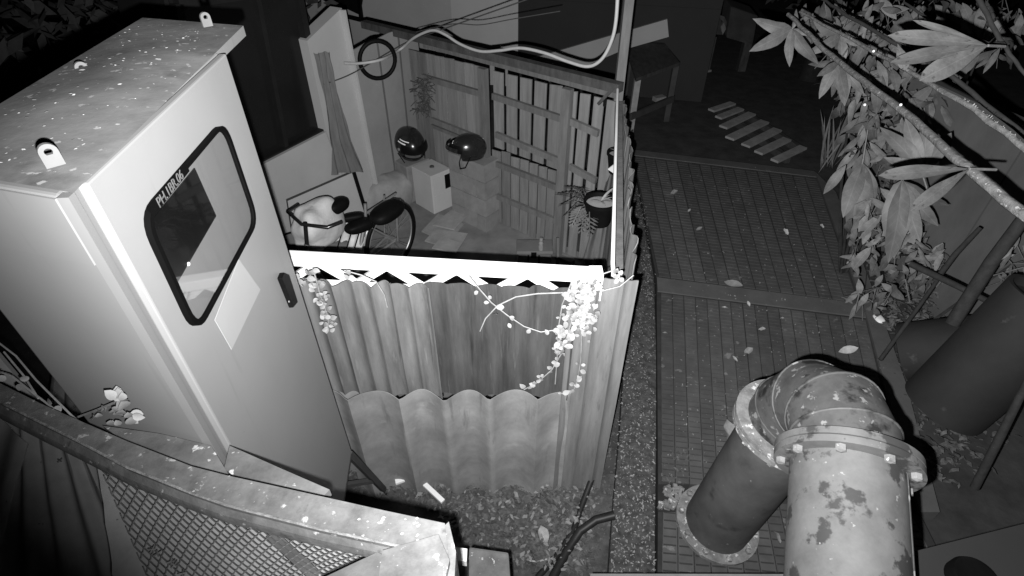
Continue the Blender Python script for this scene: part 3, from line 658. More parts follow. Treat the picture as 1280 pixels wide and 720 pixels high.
q = MB(); A, B = b0 + bdv * (s_start + .01) + bbk * .01, b0 + bdv * (Lb - .02) + bbk * .01; q.hexa([zz(p, .0) for p in (A, B, B + bbk * .17, A + bbk * .17)], [zz(p, bh - .008) for p in (A, B, B + bbk * .17, A + bbk * .17)]); q.build('mortar', mk('mortar', .09, .13, 9, .9, .2), bw_)
# white box
k0 = at(543, 268, .012); kh_ = hgt(536, 221, k0)
kx = (at(567, 257, .012) - k0); kx.z = 0; ky = V((-kx.y, kx.x, 0)).normalized()
tl_ = at(514, 208, kh_); ky = zz(tl_ - zz(k0, kh_), 0)
wb = thing('white_box', k0 + (kx + ky) / 2, 'white upright metal box with a dark slot, standing before the block wall under a helmet', 'box')
q = MB(); q.hexa([k0, k0 + kx, k0 + kx + ky, k0 + ky], [zz(p, kh_) for p in (k0, k0 + kx, k0 + kx + ky, k0 + ky)]); q.build('body', M['housewhite'], wb, bev=.006)
kn = V((kx.y, -kx.x, 0)).normalized(); kxd = kx.normalized(); kl_ = kx.length
if kn.dot(-k0) < 0: kn = -kn
kp = lambda u, z, o=.001: zz(k0 + kx * u + kn * o, z)
q = MB(); q.prism([kp(.66, kh_ * .56), kp(.92, kh_ * .56), kp(.92, kh_ * .9), kp(.66, kh_ * .9)], kn * .006); q.build('slot', M['black'], wb)
q = MB(); q.prism([kp(.08, kh_ * .06), kp(.94, kh_ * .06), kp(.94, kh_ * .46), kp(.08, kh_ * .46)], kn * .004); q.build('lower_panel', M['housewhite'], wb)
q = MB(); q.prism([kp(.1, kh_ * .5), kp(.5, kh_ * .5), kp(.5, kh_ * .92), kp(.1, kh_ * .92)], kn * .004); q.build('upper_panel', M['housewhite'], wb)
q = MB(); q.lathe(zz(k0 + kx * .55 + ky * .5, kh_), [(0, .012), (.02, .012), (.024, 0)], n=12); q.build('knob', M['wire'], wb)
q = MB(); q.tube([kp(.9, kh_ * .55, .01), kp(1.05, kh_ * .48, .05), kp(1.5, kh_ * .62, .02), kp(1.6, kh_ * .9, .0), kp(1.4, kh_ * 1.0, -.1)], .007, 6); q.build('cable', M['housewhite'], wb)
kyd = ky.normalized(); pc_ = zz(k0 + kx * .5 + kyd * (ky.length + .17), 0); ph_ = hgt(514, 198, pc_)
pz = Matrix((kxd, kyd - kxd * kyd.dot(kxd), V((0, 0, 1)))); pz = Matrix([r.normalized() for r in pz]).transposed()
q = MB(); q.box(zz(pc_, ph_ / 2 + .004), .30, .26, ph_ - .008, pz); q.build('concrete_plinth', M['concrete'], label='plain pale plinth behind the white box, carrying the striped helmet', cat='plinth', bev=.01)
def helmet(pos, yaw, tilt, label, s=1.0, stripes=True, full=False):
    h = thing('helmet', pos, label, 'helmet'); rot = Matrix.Rotation(yaw, 3, 'Z') @ Matrix.Rotation(tilt, 3, 'Y'); o = V(pos)
    T = lambda p: o + rot @ (V(p) * s)
    def shell(p0, p1, a0, a1, grow, name, mat, nu=30, nv=10, thick=.006):
        mb = MB(); outs = []
        for gk_ in (grow, grow - thick):
            for j in range(nv + 1):
                ph = lerp(p0, p1, j / nv)
                for i in range(nu + 1):
                    th = lerp(a0, a1, i / nu); fl = 1 + .10 * max(0, -math.sin(ph)) * (math.cos(th) < -.2)
                    outs.append(T(((.160 + gk_) * math.cos(ph) * math.cos(th) * fl, (.115 + gk_) * math.cos(ph) * math.sin(th), .10 + (.125 + gk_) * math.sin(ph))))
        W = nu + 1; N = W * (nv + 1); f = []
        for j in range(nv):
            for i in range(nu): k = j * W + i; f += [(k, k + 1, k + W + 1, k + W), (N + k + W, N + k + W + 1, N + k + 1, N + k)]
        for i in range(nu): f += [(i, N + i, N + i + 1, i + 1)]
        for j in range(nv): f += [(j * W, j * W + W, N + j * W + W, N + j * W), (j * W + nu, N + j * W + nu, N + j * W + W + nu, j * W + W + nu)]
        mb.add(outs, f); return mb.build(name, mat, h, smooth=50)
    shell(R(10), R(90), -math.pi, math.pi, 0, 'shell', M['blackgloss'])
    shell(R(-40), R(10.5), R(50), R(310), .0, 'neck_guard', M['blackgloss'])
    shell(R(-2), R(24), R(-58), R(58), .02, 'visor', M['screen'])
    shell(R(-44), R(-38), R(50), R(310), .005, 'rim', M['wire'])
    if full: shell(R(-48), R(-22), R(-60), R(60), .008, 'chin_guard', M['blackgloss'])
    if not full: shell(R(4), R(15), R(-48), R(48), .05, 'peak', M['blackgloss'], 16, 4)
    for a0_, a1_, p0_, p1_ in (((20, 55, 26, 30), (25, 70, 36, 39), (60, 100, 14, 18)) if stripes else ((70, 95, 22, 26), (-70, -50, 30, 33))):
        shell(R(p0_), R(p1_), R(a0_ - 100), R(a1_ - 100), .003, 'decal', M['white'], 8, 1, .004)
    q = MB(); q.tube([T((.02, .11, .06)), T((.06, .10, -.04)), T((.09, .04, -.075)), T((.07, -.06, -.06)), T((.02, -.112, .05))], .005, 5); q.build('chin_strap', M['black'], h)
    q = MB(); q.lathe(T((.05, -.112, .1)), [(0, .008), (.013, .006), (.015, -.004)], rot @ V((.25, -1, 0)), 12); q.build('pivot_screw', M['metal'], h)
hp1 = lerp(b0, b1, -.75) + bbk * .1
hz1 = at(519, 192, bh + .01); helmet(zz(pc_, ph_ + .045), R(-60), R(8), 'black helmet with pale stripes resting behind the white box', 1.22, True, True)
helmet(zz(at(586, 200, bh + .04), bh + .055), R(200), R(-4), 'glossy plain black helmet on the end of the block wall, right of the striped one', .95, False)
# flattened cardboard and rubble on the yard floor
cdx = thing('cardboard_pile', at(556, 290, .012), 'pile of flattened pale cardboard on the yard floor before the white box', 'cardboard')
for k, pl in enumerate(([(527, 290), (548, 268), (580, 281), (560, 305)], [(531, 302), (545, 287), (585, 293), (573, 314)], [(541, 282), (566, 262), (583, 272), (568, 288)], [(540, 311), (552, 297), (578, 305), (570, 317)])):
    z = .02 + .022 * k; q = MB(); q.prism([at(x, y, z + .012 * h2(x, y)) for x, y in pl], (0, 0, .012)); q.build('cardboard_sheet', M['card'], cdx)
sk2 = MB(); sk2.blob(at(490, 250, .15) + V((-.05, .1, 0)), .16, .3, .2, Matrix.Rotation(R(-30), 3, 'Z'), e=.8, nz=.25, ns=6); sk2.build('draped_sack', M['card'], label='pale slumped sack between the house corner and the block wall', cat='sack', smooth=60)

# ================================================================== BICYCLE
wr = .29; hubR = at(489, 298, .30); hubF = hubR - hw * .98
lean = (hn * .03 + V((0, 0, 1))).normalized()
bi = thing('bicycle', zz(lerp(hubR, hubF, .5), .01), 'bicycle with a long black saddle and front basket leaning before the house wall', 'bicycle')
bl = hw.cross(lean).normalized()   # axle direction
def wheel(hub):
    e1, e2 = hw, lean; P_ = lambda a_, r_: hub + (e1 * math.cos(a_) + e2 * math.sin(a_)) * r_
    q = MB(); q.tube([P_(2 * math.pi * k / 40, wr) for k in range(41)], .021, 8, cap=False); wh_ = q.build('wheel', M['black'], bi, smooth=60); wh_.name = 'tyre'
    q = MB(); q.tube([P_(2 * math.pi * k / 40, wr - .028) for k in range(41)], .009, 6, cap=False); q.build('rim', M['metal'], wh_, smooth=60)
    q = MB()
    for k in range(20):
        a_ = 2 * math.pi * k / 20; q.tube([hub + bl * (.03 if k % 2 else -.03), P_(a_ + .2 * (1 if k % 4 < 2 else -1), wr - .03)], .0016, 4, cap=False)
    q.build('spokes', M['metal'], wh_)
    q = MB(); q.tube([hub - bl * .06, hub + bl * .06], .022, 10); q.build('hub', M['metal'], wh_)
wheel(hubR); wheel(hubF)
bp_ = lambda s, z, o=0.0: hubR - hw * s + lean * (z - .30) + bl * o
bb = bp_(.42, .27); seat_c = bp_(.24, .62); head = bp_(.80, .72)
q = MB()
for A, B, r_ in ((bb, seat_c, .016), (bb, head - lean * .1, .018), (head, hubF + lean * .05, .018), (bp_(0, .30, .05), bb, .01), (bp_(0, .30, -.05), bb, .01), (bp_(0, .30, .05), bp_(.26, .58), .008), (bp_(0, .3, -.05), bp_(.26, .58), .008), (seat_c, bp_(.22, .74), .012)): q.tube([A, B], r_, 8)
q.build('frame', M['metal'], bi, smooth=60)
q = MB(); q.tube([bp_(0, .3) + (hw * math.cos(a_) + lean * math.sin(a_)) * (wr + .035) for a_ in [R(60) + R(100) * k / 16 for k in range(17)]], .010, 6); q.build('mudguard', M['metal'], bi, smooth=60)
q = MB(); q.blob(at(484, 265, .80), .15, .085, .055, Matrix.Rotation(math.atan2(hw.y, hw.x), 3, 'Z'), e=.8); q.build('saddle', M['black'], bi, smooth=60)
q = MB(); q.tube([bp_(-.12, .66), bp_(.22, .66)], .01, 6); q.tube([bp_(0, .3, .07), bp_(-.05, .66, .06)], .008, 6); q.tube([bp_(0, .3, -.07), bp_(-.05, .66, -.06)], .008, 6); q.build('rack', M['metal'], bi)
q = MB(); q.tube([head, head + lean * .16 + hw * .03], .014, 8); q.tube([head + lean * .16 + hw * .16 - bl * .20, head + lean * .17 + hw * .05 - bl * .18, head + lean * .16, head + lean * .17 + hw * .05 + bl * .18, head + lean * .16 + hw * .16 + bl * .20], .012, 8); q.build('handlebar', M['blackgloss'], bi, smooth=60)
q = MB(); q.blob(at(448, 283, .62), .11, .06, .045, Matrix.Rotation(math.atan2(hw.y, hw.x) - .3, 3, 'Z'), e=.7, nz=.2, ns=7); q.blob(at(440, 272, .66), .09, .035, .03, Matrix.Rotation(math.atan2(hw.y, hw.x) - .7, 3, 'Z'), e=.8); q.build('front_saddle', M['black'], bi, smooth=60)
bk = MB(); bc = at(368, 304, .55); bk.lathe(bc, [(.10, -.2), (.135, 0), (.14, .01), (.13, 0), (.096, -.195)], n=24); bk_o = bk.build('basket', M['cloth'], bi, smooth=50)
q = MB(); q.tube([bc + V((.138 * math.cos(a_), .138 * math.sin(a_), .01)) for a_ in [2 * math.pi * k / 24 for k in range(25)]], .006, 6, cap=False); q.build('basket_rim', M['black'], bk_o)
q = MB(); q.blob(at(397, 280, .72), .12, .20, .17, Matrix.Rotation(R(-25), 3, 'Z'), e=.75, nz=.28, ns=8, seed=3, nu=36, nv=22); q.build('plastic_bag', M['bag'], label='pale bulging plastic bag hung on the bicycle handlebar', cat='bag', smooth=180)
q = MB(); q.blob(at(421, 258, .80), .10, .055, .05, Matrix.Rotation(R(55), 3, 'Z'), e=.8); q.build('rolled_cover', M['black'], label='rolled black cover lying above the pale plastic bag', cat='cover', smooth=60)
# striped sack between
fb = thing('folded_fabric', at(443, 300, .4), 'pale striped fabric folded over the bicycle frame below the black saddle', 'fabric')
q = MB(); A, B, Cc, D = at(413, 312, .42), at(452, 312, .42), at(462, 278, .56), at(424, 275, .56)
q.corr(A, B, Cc, D, 4, .008, rough=.02, seed=31); q.build('sheet', M['bag'], fb, smooth=60)
for u in (.25, .55, .8):
    q = MB(); q.bar(lerp(A, B, u) + V((0, -.012, .02)), lerp(D, Cc, u) + V((0, -.012, .02)), .008, .006); q.build('stripe', M['black'], fb)
q = MB(); q.blob(at(410, 308, .42), .22, .07, .05, Matrix.Rotation(R(15), 3, 'Z'), e=.9, nz=.4, ns=9, seed=5); q.build('crumpled_rag', M['cloth'], label='crumpled grey rag just above the truss beside the basket', cat='rag', smooth=60)
# tool box
tbx = thing('toolbox', at(668, 333, .012), 'dark grey plastic toolbox with a flat lid on the yard floor behind the truss', 'toolbox')
A, B = at(646, 333, .012), at(690, 334, .012); hgb = .13; yd = V((0, .17, 0))
q = MB(); q.hexa([A, B, B + yd, A + yd], [zz(A + V((.012, 0, 0)), hgb), zz(B - V((.012, 0, 0)), hgb), zz(B + yd - V((.012, 0, 0)), hgb), zz(A + yd + V((.012, 0, 0)), hgb)]); q.build('body', M['greybox'], tbx, bev=.008)
q = MB(); q.box((A + B + yd) / 2 + V((0, 0, hgb + .016)), (B - A).x + .005, .18, .03); q.build('lid', M['greybox'], tbx, bev=.006)
for u in (.32, .62):
    q = MB(); q.box(lerp(A, B, u) + V((0, -.006, hgb * .6)), .012, .012, hgb * .7); q.build('rib', M['black'], tbx)
q = MB(); q.box(lerp(A, B, .47) + V((0, -.008, hgb)), .045, .02, .05); q.build('latch', M['black'], tbx)
q = MB(); q.lathe(at(676, 312, .17), [(0, -.01), (.02, -.01), (.022, .04), (.014, .06), (.022, .065), (.014, .085), (.017, .09), (.015, .115), (0, .117)], n=14); q.build('bottle', M['leafw'], label='small white ribbed bottle standing on the dark toolbox', cat='bottle', smooth=50)
q = MB(); q.bar(at(697, 333, .0), at(697, 297, .25), .022, .022); q.build('stake', M['timber'], label='short wooden stake upright beside the toolbox', cat='stake')

# ================================================================== FLOWER POTS on the side wall
def pot(px, py, z, r, hh, label, nlv, fern=True):
    c = at(px, py, z); o = thing('flower_pot', c - V((0, 0, hh)), label, 'flower pot')
    q = MB(); q.lathe(c, [(0, -hh), (r * .72, -hh), (r * .98, -.02), (r * 1.05, -.018), (r * 1.05, 0), (r * .94, 0), (r * .9, -.03), (0, -.035)], n=28); q.build('pot', M['black'], o, smooth=40)
    q = MB(); q.lathe(c, [(0, -.02), (r * .88, -.025)], n=20); q.build('potting_soil', M['card'], o)
    for k in range(nlv):
        a_ = rnd(0, 6.28); inst('leaf', LF['thin'], o, c + V((0, 0, -.01)), V((math.cos(a_), math.sin(a_), rnd(.3, 1.0))), V((0, 0, 1)), rnd(.35, .6) * (r / .1))
    return o
LF = {}
LF['thin'] = leaf_mesh('leaf', .22, .03, M['leafw'], .35, .2)
LF['round'] = disc_mesh('leaf', .011, M['leafw'])
LF['oval'] = leaf_mesh('leaf', .026, .019, M['leafw'], .35, .3, tip=.6, n=5)
LF['dim'] = disc_mesh('leaf', .011, M['leafdk'])
LF['med'] = leaf_mesh('leaf', .20, .070, M['leaf'], .3, .2, n=8, wav=.07)
LF['curl'] = leaf_mesh('leaf', .20, .075, M['leaf'], .7, .5, n=8, wav=.12)
LF['dk'] = leaf_mesh('leaf', .20, .07, M['leafdk'], .35, .25, n=8, wav=.1)
LF['big'] = leaf_mesh('leaf', .34, .10, M['bigleaf'], .12, .22, tip=.55, n=14, obov=.9, wav=.03)
LF['dead'] = leaf_mesh('leaf', .10, .045, M['dead'], -.15, .35)
LF['dead2'] = leaf_mesh('leaf', .09, .06, M['dead'], -.5, .7, tip=.6, n=6, wav=.15)
LF['dead3'] = leaf_mesh('leaf', .11, .03, M['dead'], .5, .5, n=6, wav=.2)
LF['blade'] = leaf_mesh('leaf', .55, .035, M['leafdk'], .3, .2)
pot(751, 250, 1.12, .10, .16, 'black flower pot with a pale seedling on the inside of the side wall', 7)
pot(775, 190, 1.18, .085, .15, 'dark flower pot tucked behind the thin white pipe near the grey post', 4)
q = MB(); q.prism([at(760, 212, 1.2), at(769, 205, 1.2), at(769, 218, 1.15)], (0, .01, 0)); q.build('plastic_tag', M['white'], label='small white triangular tag below the pot nearest the grey post', cat='tag')
fe = thing('fern', at(728, 262, 1.0), 'pale drooping fern growing left of the black flower pot', 'fern')
for k, (dx, dy) in enumerate([(-42, -12), (-38, 2), (-34, 16), (-22, 26), (-10, 34), (-30, -22), (2, 38), (-14, -20)]):
    p0, p1 = at(735, 255, 1.06), at(735 + dx * .9, 255 + dy, .98 - .03 * (k % 3)); q = MB(); mid = lerp(p0, p1, .5) + V((0, 0, .05)); q.tube([p0, mid, p1], .003, 5)
    n_ = 9
    for i in range(2, n_ + 1):
        t = i / n_; c_ = lerp(lerp(p0, mid, t), lerp(mid, p1, t), t); d_ = (p1 - p0).normalized(); s_ = d_.cross(V((0, 0, 1))).normalized()
        for sg in (-1, 1):
            l_ = .06 * math.sin(math.pi * min(1, t * .85 + .1)) + .012; e_ = c_ + (s_ * sg * .8 + d_ * .6) * l_; q.add([c_, lerp(c_, e_, .5) + d_ * .012, e_, lerp(c_, e_, .5) - d_ * .008], [(0, 1, 2, 3)])
    q.build('frond', M['leaf'] if k % 2 else M['bigleaf'], fe)

# ================================================================== CREEPERS on the front wall
wpx = lambda x, y, o=.05: onp(x, y, V((0, ypl - .06 - o, 0)), V((0, 1, 0)))
def creeper(label, stems, leaves, spread, base):
    o = thing('creeper', base, label, 'creeper')
    for s_ in stems:
        q = MB(); q.tube([wpx(*p) for p in s_], .0028, 5); q.build('stem', M['leafw'], o, smooth=60)
    for (x, y) in leaves:
        p = wpx(x, y, .055 + rnd(0, .03)); d_ = V((rnd(-1, 1), rnd(-.3, .1), rnd(-1, .6))); inst('leaf', LF['oval'], o, p - d_.normalized() * .011, d_, V((rnd(-.8, .8), -1, .8 + rnd(-.6, .6))), rnd(.6, 1.25))
def along(pts, n, j):
    out = []
    for k in range(n):
        t = (k + rnd(0, 1)) / n * (len(pts) - 1); i = min(int(t), len(pts) - 2); f = t - i
        out.append((pts[i][0] + (pts[i + 1][0] - pts[i][0]) * f + rnd(-j, j), pts[i][1] + (pts[i + 1][1] - pts[i][1]) * f + rnd(-j * .6, j * .6)))
    return out
random.seed(21)
sA = [(391, 336), (396, 352), (400, 368), (406, 384), (411, 400), (409, 414)]
creeper('short trail of small round pale leaves hanging from the truss beside the cabinet door', [sA], along(sA, 44, 9), 8, wpx(395, 340))
s1_ = [(733, 352), (722, 380), (712, 410), (703, 440), (690, 462), (672, 478), (655, 487)]; s2_ = [(738, 355), (735, 385), (727, 420), (726, 450), (722, 475), (716, 490), (700, 492)]; s3_ = [(715, 352), (703, 380), (698, 410), (697, 440), (694, 480)]
creeper('thick bright tangle of small round leaves trailing down the right of the corrugated wall', [s1_, s2_, s3_], along(s1_[:3], 95, 17) + along(s1_[2:4], 30, 11) + along(s2_[:3], 60, 14) + along(s1_[3:], 14, 6) + along(s2_[3:], 12, 6) + along(s3_[2:4], 12, 5), 8, wpx(725, 350))
s4_ = [(586, 345), (600, 362), (614, 378), (634, 394), (655, 408), (676, 415), (698, 412)]
creeper('thin curved runner with few leaves hanging across the dark middle of the wall', [s4_], [(595, 366), (608, 378), (613, 372), (619, 393), (627, 384), (641, 398), (637, 407), (661, 414), (684, 416)], 5, wpx(586, 345))
s5_ = [(755, 362), (730, 364), (700, 366), (672, 367), (645, 371), (622, 382), (607, 398), (600, 414)]
creeper('bare pale runner arching left from the wall corner over the leafy one', [s5_], [], 5, wpx(755, 362))
s6_ = [(430, 338), (452, 344), (470, 352), (480, 368), (484, 384)]
creeper('short bare tendril curling down the pale ribbed sheet', [s6_], [(436, 340), (440, 346), (434, 347)], 5, wpx(430, 338))
s7_ = [(752, 364), (775, 358), (792, 344)]; 
creeper('little twisted sprig wound round the white pipe at the wall corner', [s7_, [(752, 343), (772, 336), (776, 352)]], [(772, 345), (776, 341), (770, 352), (778, 350), (768, 339)], 5, wpx(770, 350))
sM = [(365, 345), (372, 352), (378, 358)]
creeper('tiny grey weed in the gap between the cabinet handle and the wall', [sM], along(sM, 9, 6), 5, wpx(370, 350))

# ================================================================== SOIL OBJECTS
q = MB(); A = [at(x, y, .10) for x, y in ((490, 580), (506, 573), (528, 578), (522, 597), (495, 607))[::-1]]; 
q.prism(A, (0, 0, .02)); q.build('torn_carton', M['white'], label='torn pale carton lying on the soil at the foot of the wall', cat='carton', bev=.004)
q = MB(); q.prism([at(x, y, .123) for x, y in ((502, 581), (520, 579), (522, 587), (504, 589))], (0, 0, .003)); o = q.build('carton_print', M['greybox'], bpy.data.objects['torn_carton'])
q = MB(); q.bar(at(522, 597, .115), at(554, 627, .10), .026, .018); q.build('wood_stick', M['white'], label='short pale wooden stick lying on the leafy soil', cat='stick', bev=.003)
def fallen(px, py, z, ang, sc, label, group=None, mat='dead', parent=None):
    if mat == 'dead': mat = ('dead', 'dead2', 'dead3')[int(px + py) % 3]
    return inst('fallen_leaf', LF[mat], None, at(px, py, z), V((math.cos(ang), math.sin(ang), .12)), V((rnd(-.3, .3), -.3, 1)), sc, label, 'leaf', group)
fallen(905, 352, DZ + .012, -.7, 1.5, 'largest pale dead leaf on the walkway, near its cross plate')
fallen(1048, 440, DZ + .02, .1, 1.3, 'broad grey dead leaf at the right edge of the walkway above the pipe elbow')
fallen(1052, 372, DZ + .02, -.8, 1.0, 'curled dead leaf on the right edge board of the walkway')
fallen(920, 560, DZ + .02, 1.9, 1.6, 'long pale dead leaf propped beside the pipe riser')
fallen(645, 592, .06, .4, 1.1, 'broad curled dead leaf on the soil at the foot of the scalloped sheet')
fallen(683, 680, .06, 1.9, .9, 'pale dead leaf on the soil beside the black hose')
for (x, y, a_, s_) in ((838, 243, .3, .8), (870, 288, .5, .7), (985, 294, 2.0, .7), (994, 235, .8, .6), (963, 215, 1.8, .7), (930, 442, .4, .7), (922, 452, 2.1, .5), (902, 384, .0, .5), (937, 383, 1.6, .5), (828, 416, .1, .4), (975, 398, .2, .5), (948, 412, -.3, .5), (860, 265, .9, .5), (1030, 285, 2.4, .5), (1056, 330, .3, .5), (890, 240, 1.1, .5), (975, 680, 1.4, .8)):
    fallen(x, y, DZ + .012, a_, s_, 'small dead leaf fallen on the dark walkway', 'small dead leaves on the walkway')
def hose(label, pts, r): q = MB(); q.tube(pts, r, 9); return q.build('hose', M['hose'], label=label, cat='hose', smooth=60)
hose('straight black hose running from the wall corner down across the soil', [at(740, 598, .12), at(728, 630, .06), at(718, 660, .05), at(700, 690, .05), at(672, 722, .05)], .016)
hose('curved black hose bending from the kerb down to the bottom edge', [at(768, 644, .14), at(745, 650, .12), at(725, 664, .08), at(708, 690, .06), at(690, 724, .06)], .022)
q = MB(); q.tube([at(640, 690, .05), at(655, 700, .06), at(672, 702, .07), at(686, 698, .05)], .005, 5); q.build('twig', M['stem'], label='bent pale twig on the soil beside the black hoses', cat='twig')

# ================================================================== BIG PIPE with elbow
PR, FRd = .158, .205
b_ = at(895, 655, DZ + .02); rc = atd(984, 530, 2.16); hc_ = atd(1057, 578, 1.72); he = atd(1058, 760, 1.50)
pi_ = thing('elbow_pipe', b_ - V((0, 0, .02)), 'big flaking pipe with a mitred elbow rising through the walkway, with bolted flanges', 'pipe')
ax1 = (rc - b_).normalized(); ax2 = (he - hc_).normalized()
q = MB(); q.lathe(b_, [(PR, 0), (PR * .98, (rc - b_).length)], ax1, 40); q.build('riser', M['piperiser'], pi_, smooth=60)
def flange(c, ax, name='flange', r=FRd, mat='flange', nb=10, t=.022):
    q = MB(); q.lathe(c, [(PR * .99, -t / 2), (r, -t / 2), (r, t / 2), (PR * .99, t / 2), (PR * .99, -t / 2)], ax, 48); f_ = q.build(name, M[mat], pi_, smooth=40)
    e = ax.orthogonal().normalized(); g_ = ax.cross(e)
    for k in range(nb):
        a_ = 2 * math.pi * (k + .3) / nb; p = c + (e * math.cos(a_) + g_ * math.sin(a_)) * (PR + r) * .5; q = MB(); q.lathe(p, [(0, -t * 1.7), (.015, -t * 1.6), (.015, t * 1.3), (0, t * 1.5)], ax, 6); q.build('bolt', M['flange'], f_)
flange(b_ + ax1 * .012, ax1); flange(rc - ax1 * .014, ax1); flange(rc + ax1 * .012, ax1, nb=0)
flange(hc_ + ax2 * .013, ax2, mat='pipe', nb=9); flange(hc_ - ax2 * .013, ax2, mat='pipe', nb=0)
# mitred elbow: segments along a curve from rc up along ax1 to hc_ arriving along ax2
c0, c3 = rc + ax1 * .02, hc_ - ax2 * .02; c1 = c0 + ax1 * .20; c2 = c3 - ax2 * .20
bz = lambda t: c0 * (1 - t) ** 3 + c1 * 3 * t * (1 - t) ** 2 + c2 * 3 * t * t * (1 - t) + c3 * t ** 3
def bt(t): return ((c1 - c0) * 3 * (1 - t) ** 2 + (c2 - c1) * 6 * t * (1 - t) + (c3 - c2) * 3 * t * t).normalized()
ts = [0, .12, .38, .66, .88, 1]; n = 40
side = ax1.cross(ax2).normalized()
def rg_(t, r): T_ = bt(t); e = (side - T_ * side.dot(T_)).normalized(); g_ = T_.cross(e); return [bz(t) + (e * math.cos(2 * math.pi * k / n) + g_ * math.sin(2 * math.pi * k / n)) * r for k in range(n)]
for i in range(len(ts) - 1):
    q = MB(); q.add(rg_(ts[i], PR) + rg_(ts[i + 1], PR), [(k, (k + 1) % n, n + (k + 1) % n, n + k) for k in range(n)]); q.build('elbow_segment', M['elbow'], pi_, smooth=50)
    if 0 < i:
        q = MB(); q.tube(rg_(ts[i], PR + .001) + rg_(ts[i], PR + .0005)[:1], .0045, 6, cap=False); q.build('weld_seam', M['elbow'], pi_, smooth=60)
q = MB(); q.lathe(hc_, [(PR, 0), (PR * 1.0, (he - hc_).length * .5), (PR, (he - hc_).length + .5)], ax2, 48); q.build('horizontal_run', M['pipe'], pi_, smooth=60)
# long seam on the run
sx = V((1, 0, 0)); sx = (sx - ax2 * sx.dot(ax2)).normalized(); sz = sx.cross(ax2); sz = sz if sz.z > 0 else -sz
so = (sx * .80 + sz * .60) * (PR + .001); q = MB(); q.tube([hc_ + so + ax2 * .02, hc_ + so + ax2 * ((he - hc_).length + .4)], .0025, 5); q.build('weld_seam', M['elbow'], pi_)
# rubble beside the riser base
q = MB()
for k in range(60):
    p = at(rnd(824, 856), rnd(608, 636), DZ + .01); q.box(p + V((0, 0, .005)), rnd(.01, .035), rnd(.008, .025), rnd(.005, .02), Matrix.Rotation(rnd(0, 3), 3, 'Z') @ Matrix.Rotation(rnd(-.4, .4), 3, 'X'))
q.build('rubble', M['flange'], kind='stuff')
hb = MB(); hb.prism([at(x, y, DZ + .003) for x, y in ((822, 606), (862, 606), (850, 640), (822, 640))][::-1], (0, 0, .004)); hb.build('walkway_gap', M['deckslot'], wk)
# pale ledge at the bottom edge
q = MB(); q.prism([atd(738, 717, 2.0), atd(992, 717.5, 2.0), atd(1000, 760, 1.85), atd(735, 760, 1.85)], (0, .0, -.04)); q.build('wall_ledge', M['concrete'], label='thin pale ledge along the bottom of the view beside the big pipe', cat='ledge')

# ================================================================== BEAM and roof bits at lower left
BZ = 1.92
up_ = [(-120, 405), (-50, 450), (0, 479), (50, 504), (100, 526), (160, 552), (240, 583), (283, 594), (400, 620), (480, 638), (556, 654)]
rd_ = [(-120, 432), (-50, 474), (0, 503), (50, 528), (100, 553), (160, 585), (240, 617), (283, 632), (400, 662), (480, 679), (561, 697)]
lo_ = [(-120, 448), (-50, 491), (0, 521), (50, 547), (100, 572), (160, 603), (240, 635), (283, 650), (400, 680), (480, 697), (566, 717)]
def sweep(name, rows, mat, parent=None, smooth=30, **k):
    q = MB(); m = len(rows); n = len(rows[0]); vs_ = [p for i in range(n) for p in [r[i] for r in rows]]
    q.add(vs_, [(i * m + j, i * m + (j + 1) % m, (i + 1) * m + (j + 1) % m, (i + 1) * m + j) for i in range(n - 1) for j in range(m)] + [tuple(range(m))[::-1], tuple(range((n - 1) * m, n * m))])
    return q.build(name, mat, parent, smooth=smooth, **k)
U_ = [at(x, y, BZ) for x, y in up_]; D_ = [at(x, y, BZ) for x, y in rd_]; O_ = [at(x, y, BZ - .036) for x, y in lo_]
bm_ = thing('steel_beam', zz(U_[7], BZ - .1), 'lichen-covered steel beam bowed across the lower left in front of the cabinet foot', 'beam')
sweep('top_flange', [U_, D_, [p - V((0, 0, .012)) for p in D_], [p - V((0, 0, .012)) for p in U_]], M['beam'], bm_)
W1 = [lerp(a_, b_, .88) - V((0, 0, .0122)) for a_, b_ in zip(U_, D_)]; W2 = [lerp(a_, b_, .3) - V((0, 0, .0122)) for a_, b_ in zip(U_, D_)]
sweep('web', [W1, [lerp(p, q_, .9) for p, q_ in zip(W1, O_)], [zz(p, BZ - .09) for p in W2], W2], M['beam'], bm_)
B1 = O_; B2 = [p + (u - d_) * .9 for p, u, d_ in zip(O_, U_, D_)]
sweep('bottom_flange', [[lerp(d_, o2, .75) for d_, o2 in zip(D_, O_)], O_, [p - V((0, 0, .012)) for p in O_], [lerp(d_, o2, .75) - V((0, 0, .02)) for d_, o2 in zip(D_, O_)]], M['beam'], bm_)
q = MB(); q.tube([lerp(D_[i], D_[min(i + 1, len(D_) - 1)], k / 4) + V((0, 0, .0012 + .0012 * noise.noise(V((i * 2.1 + k * .6, 0, 0))))) for i in range(len(D_) - 1) for k in range(4)], .0024, 6); q.build('weld_ridge', mk('pale_lichen', .06, .22, 60, .95, .4), bm_)
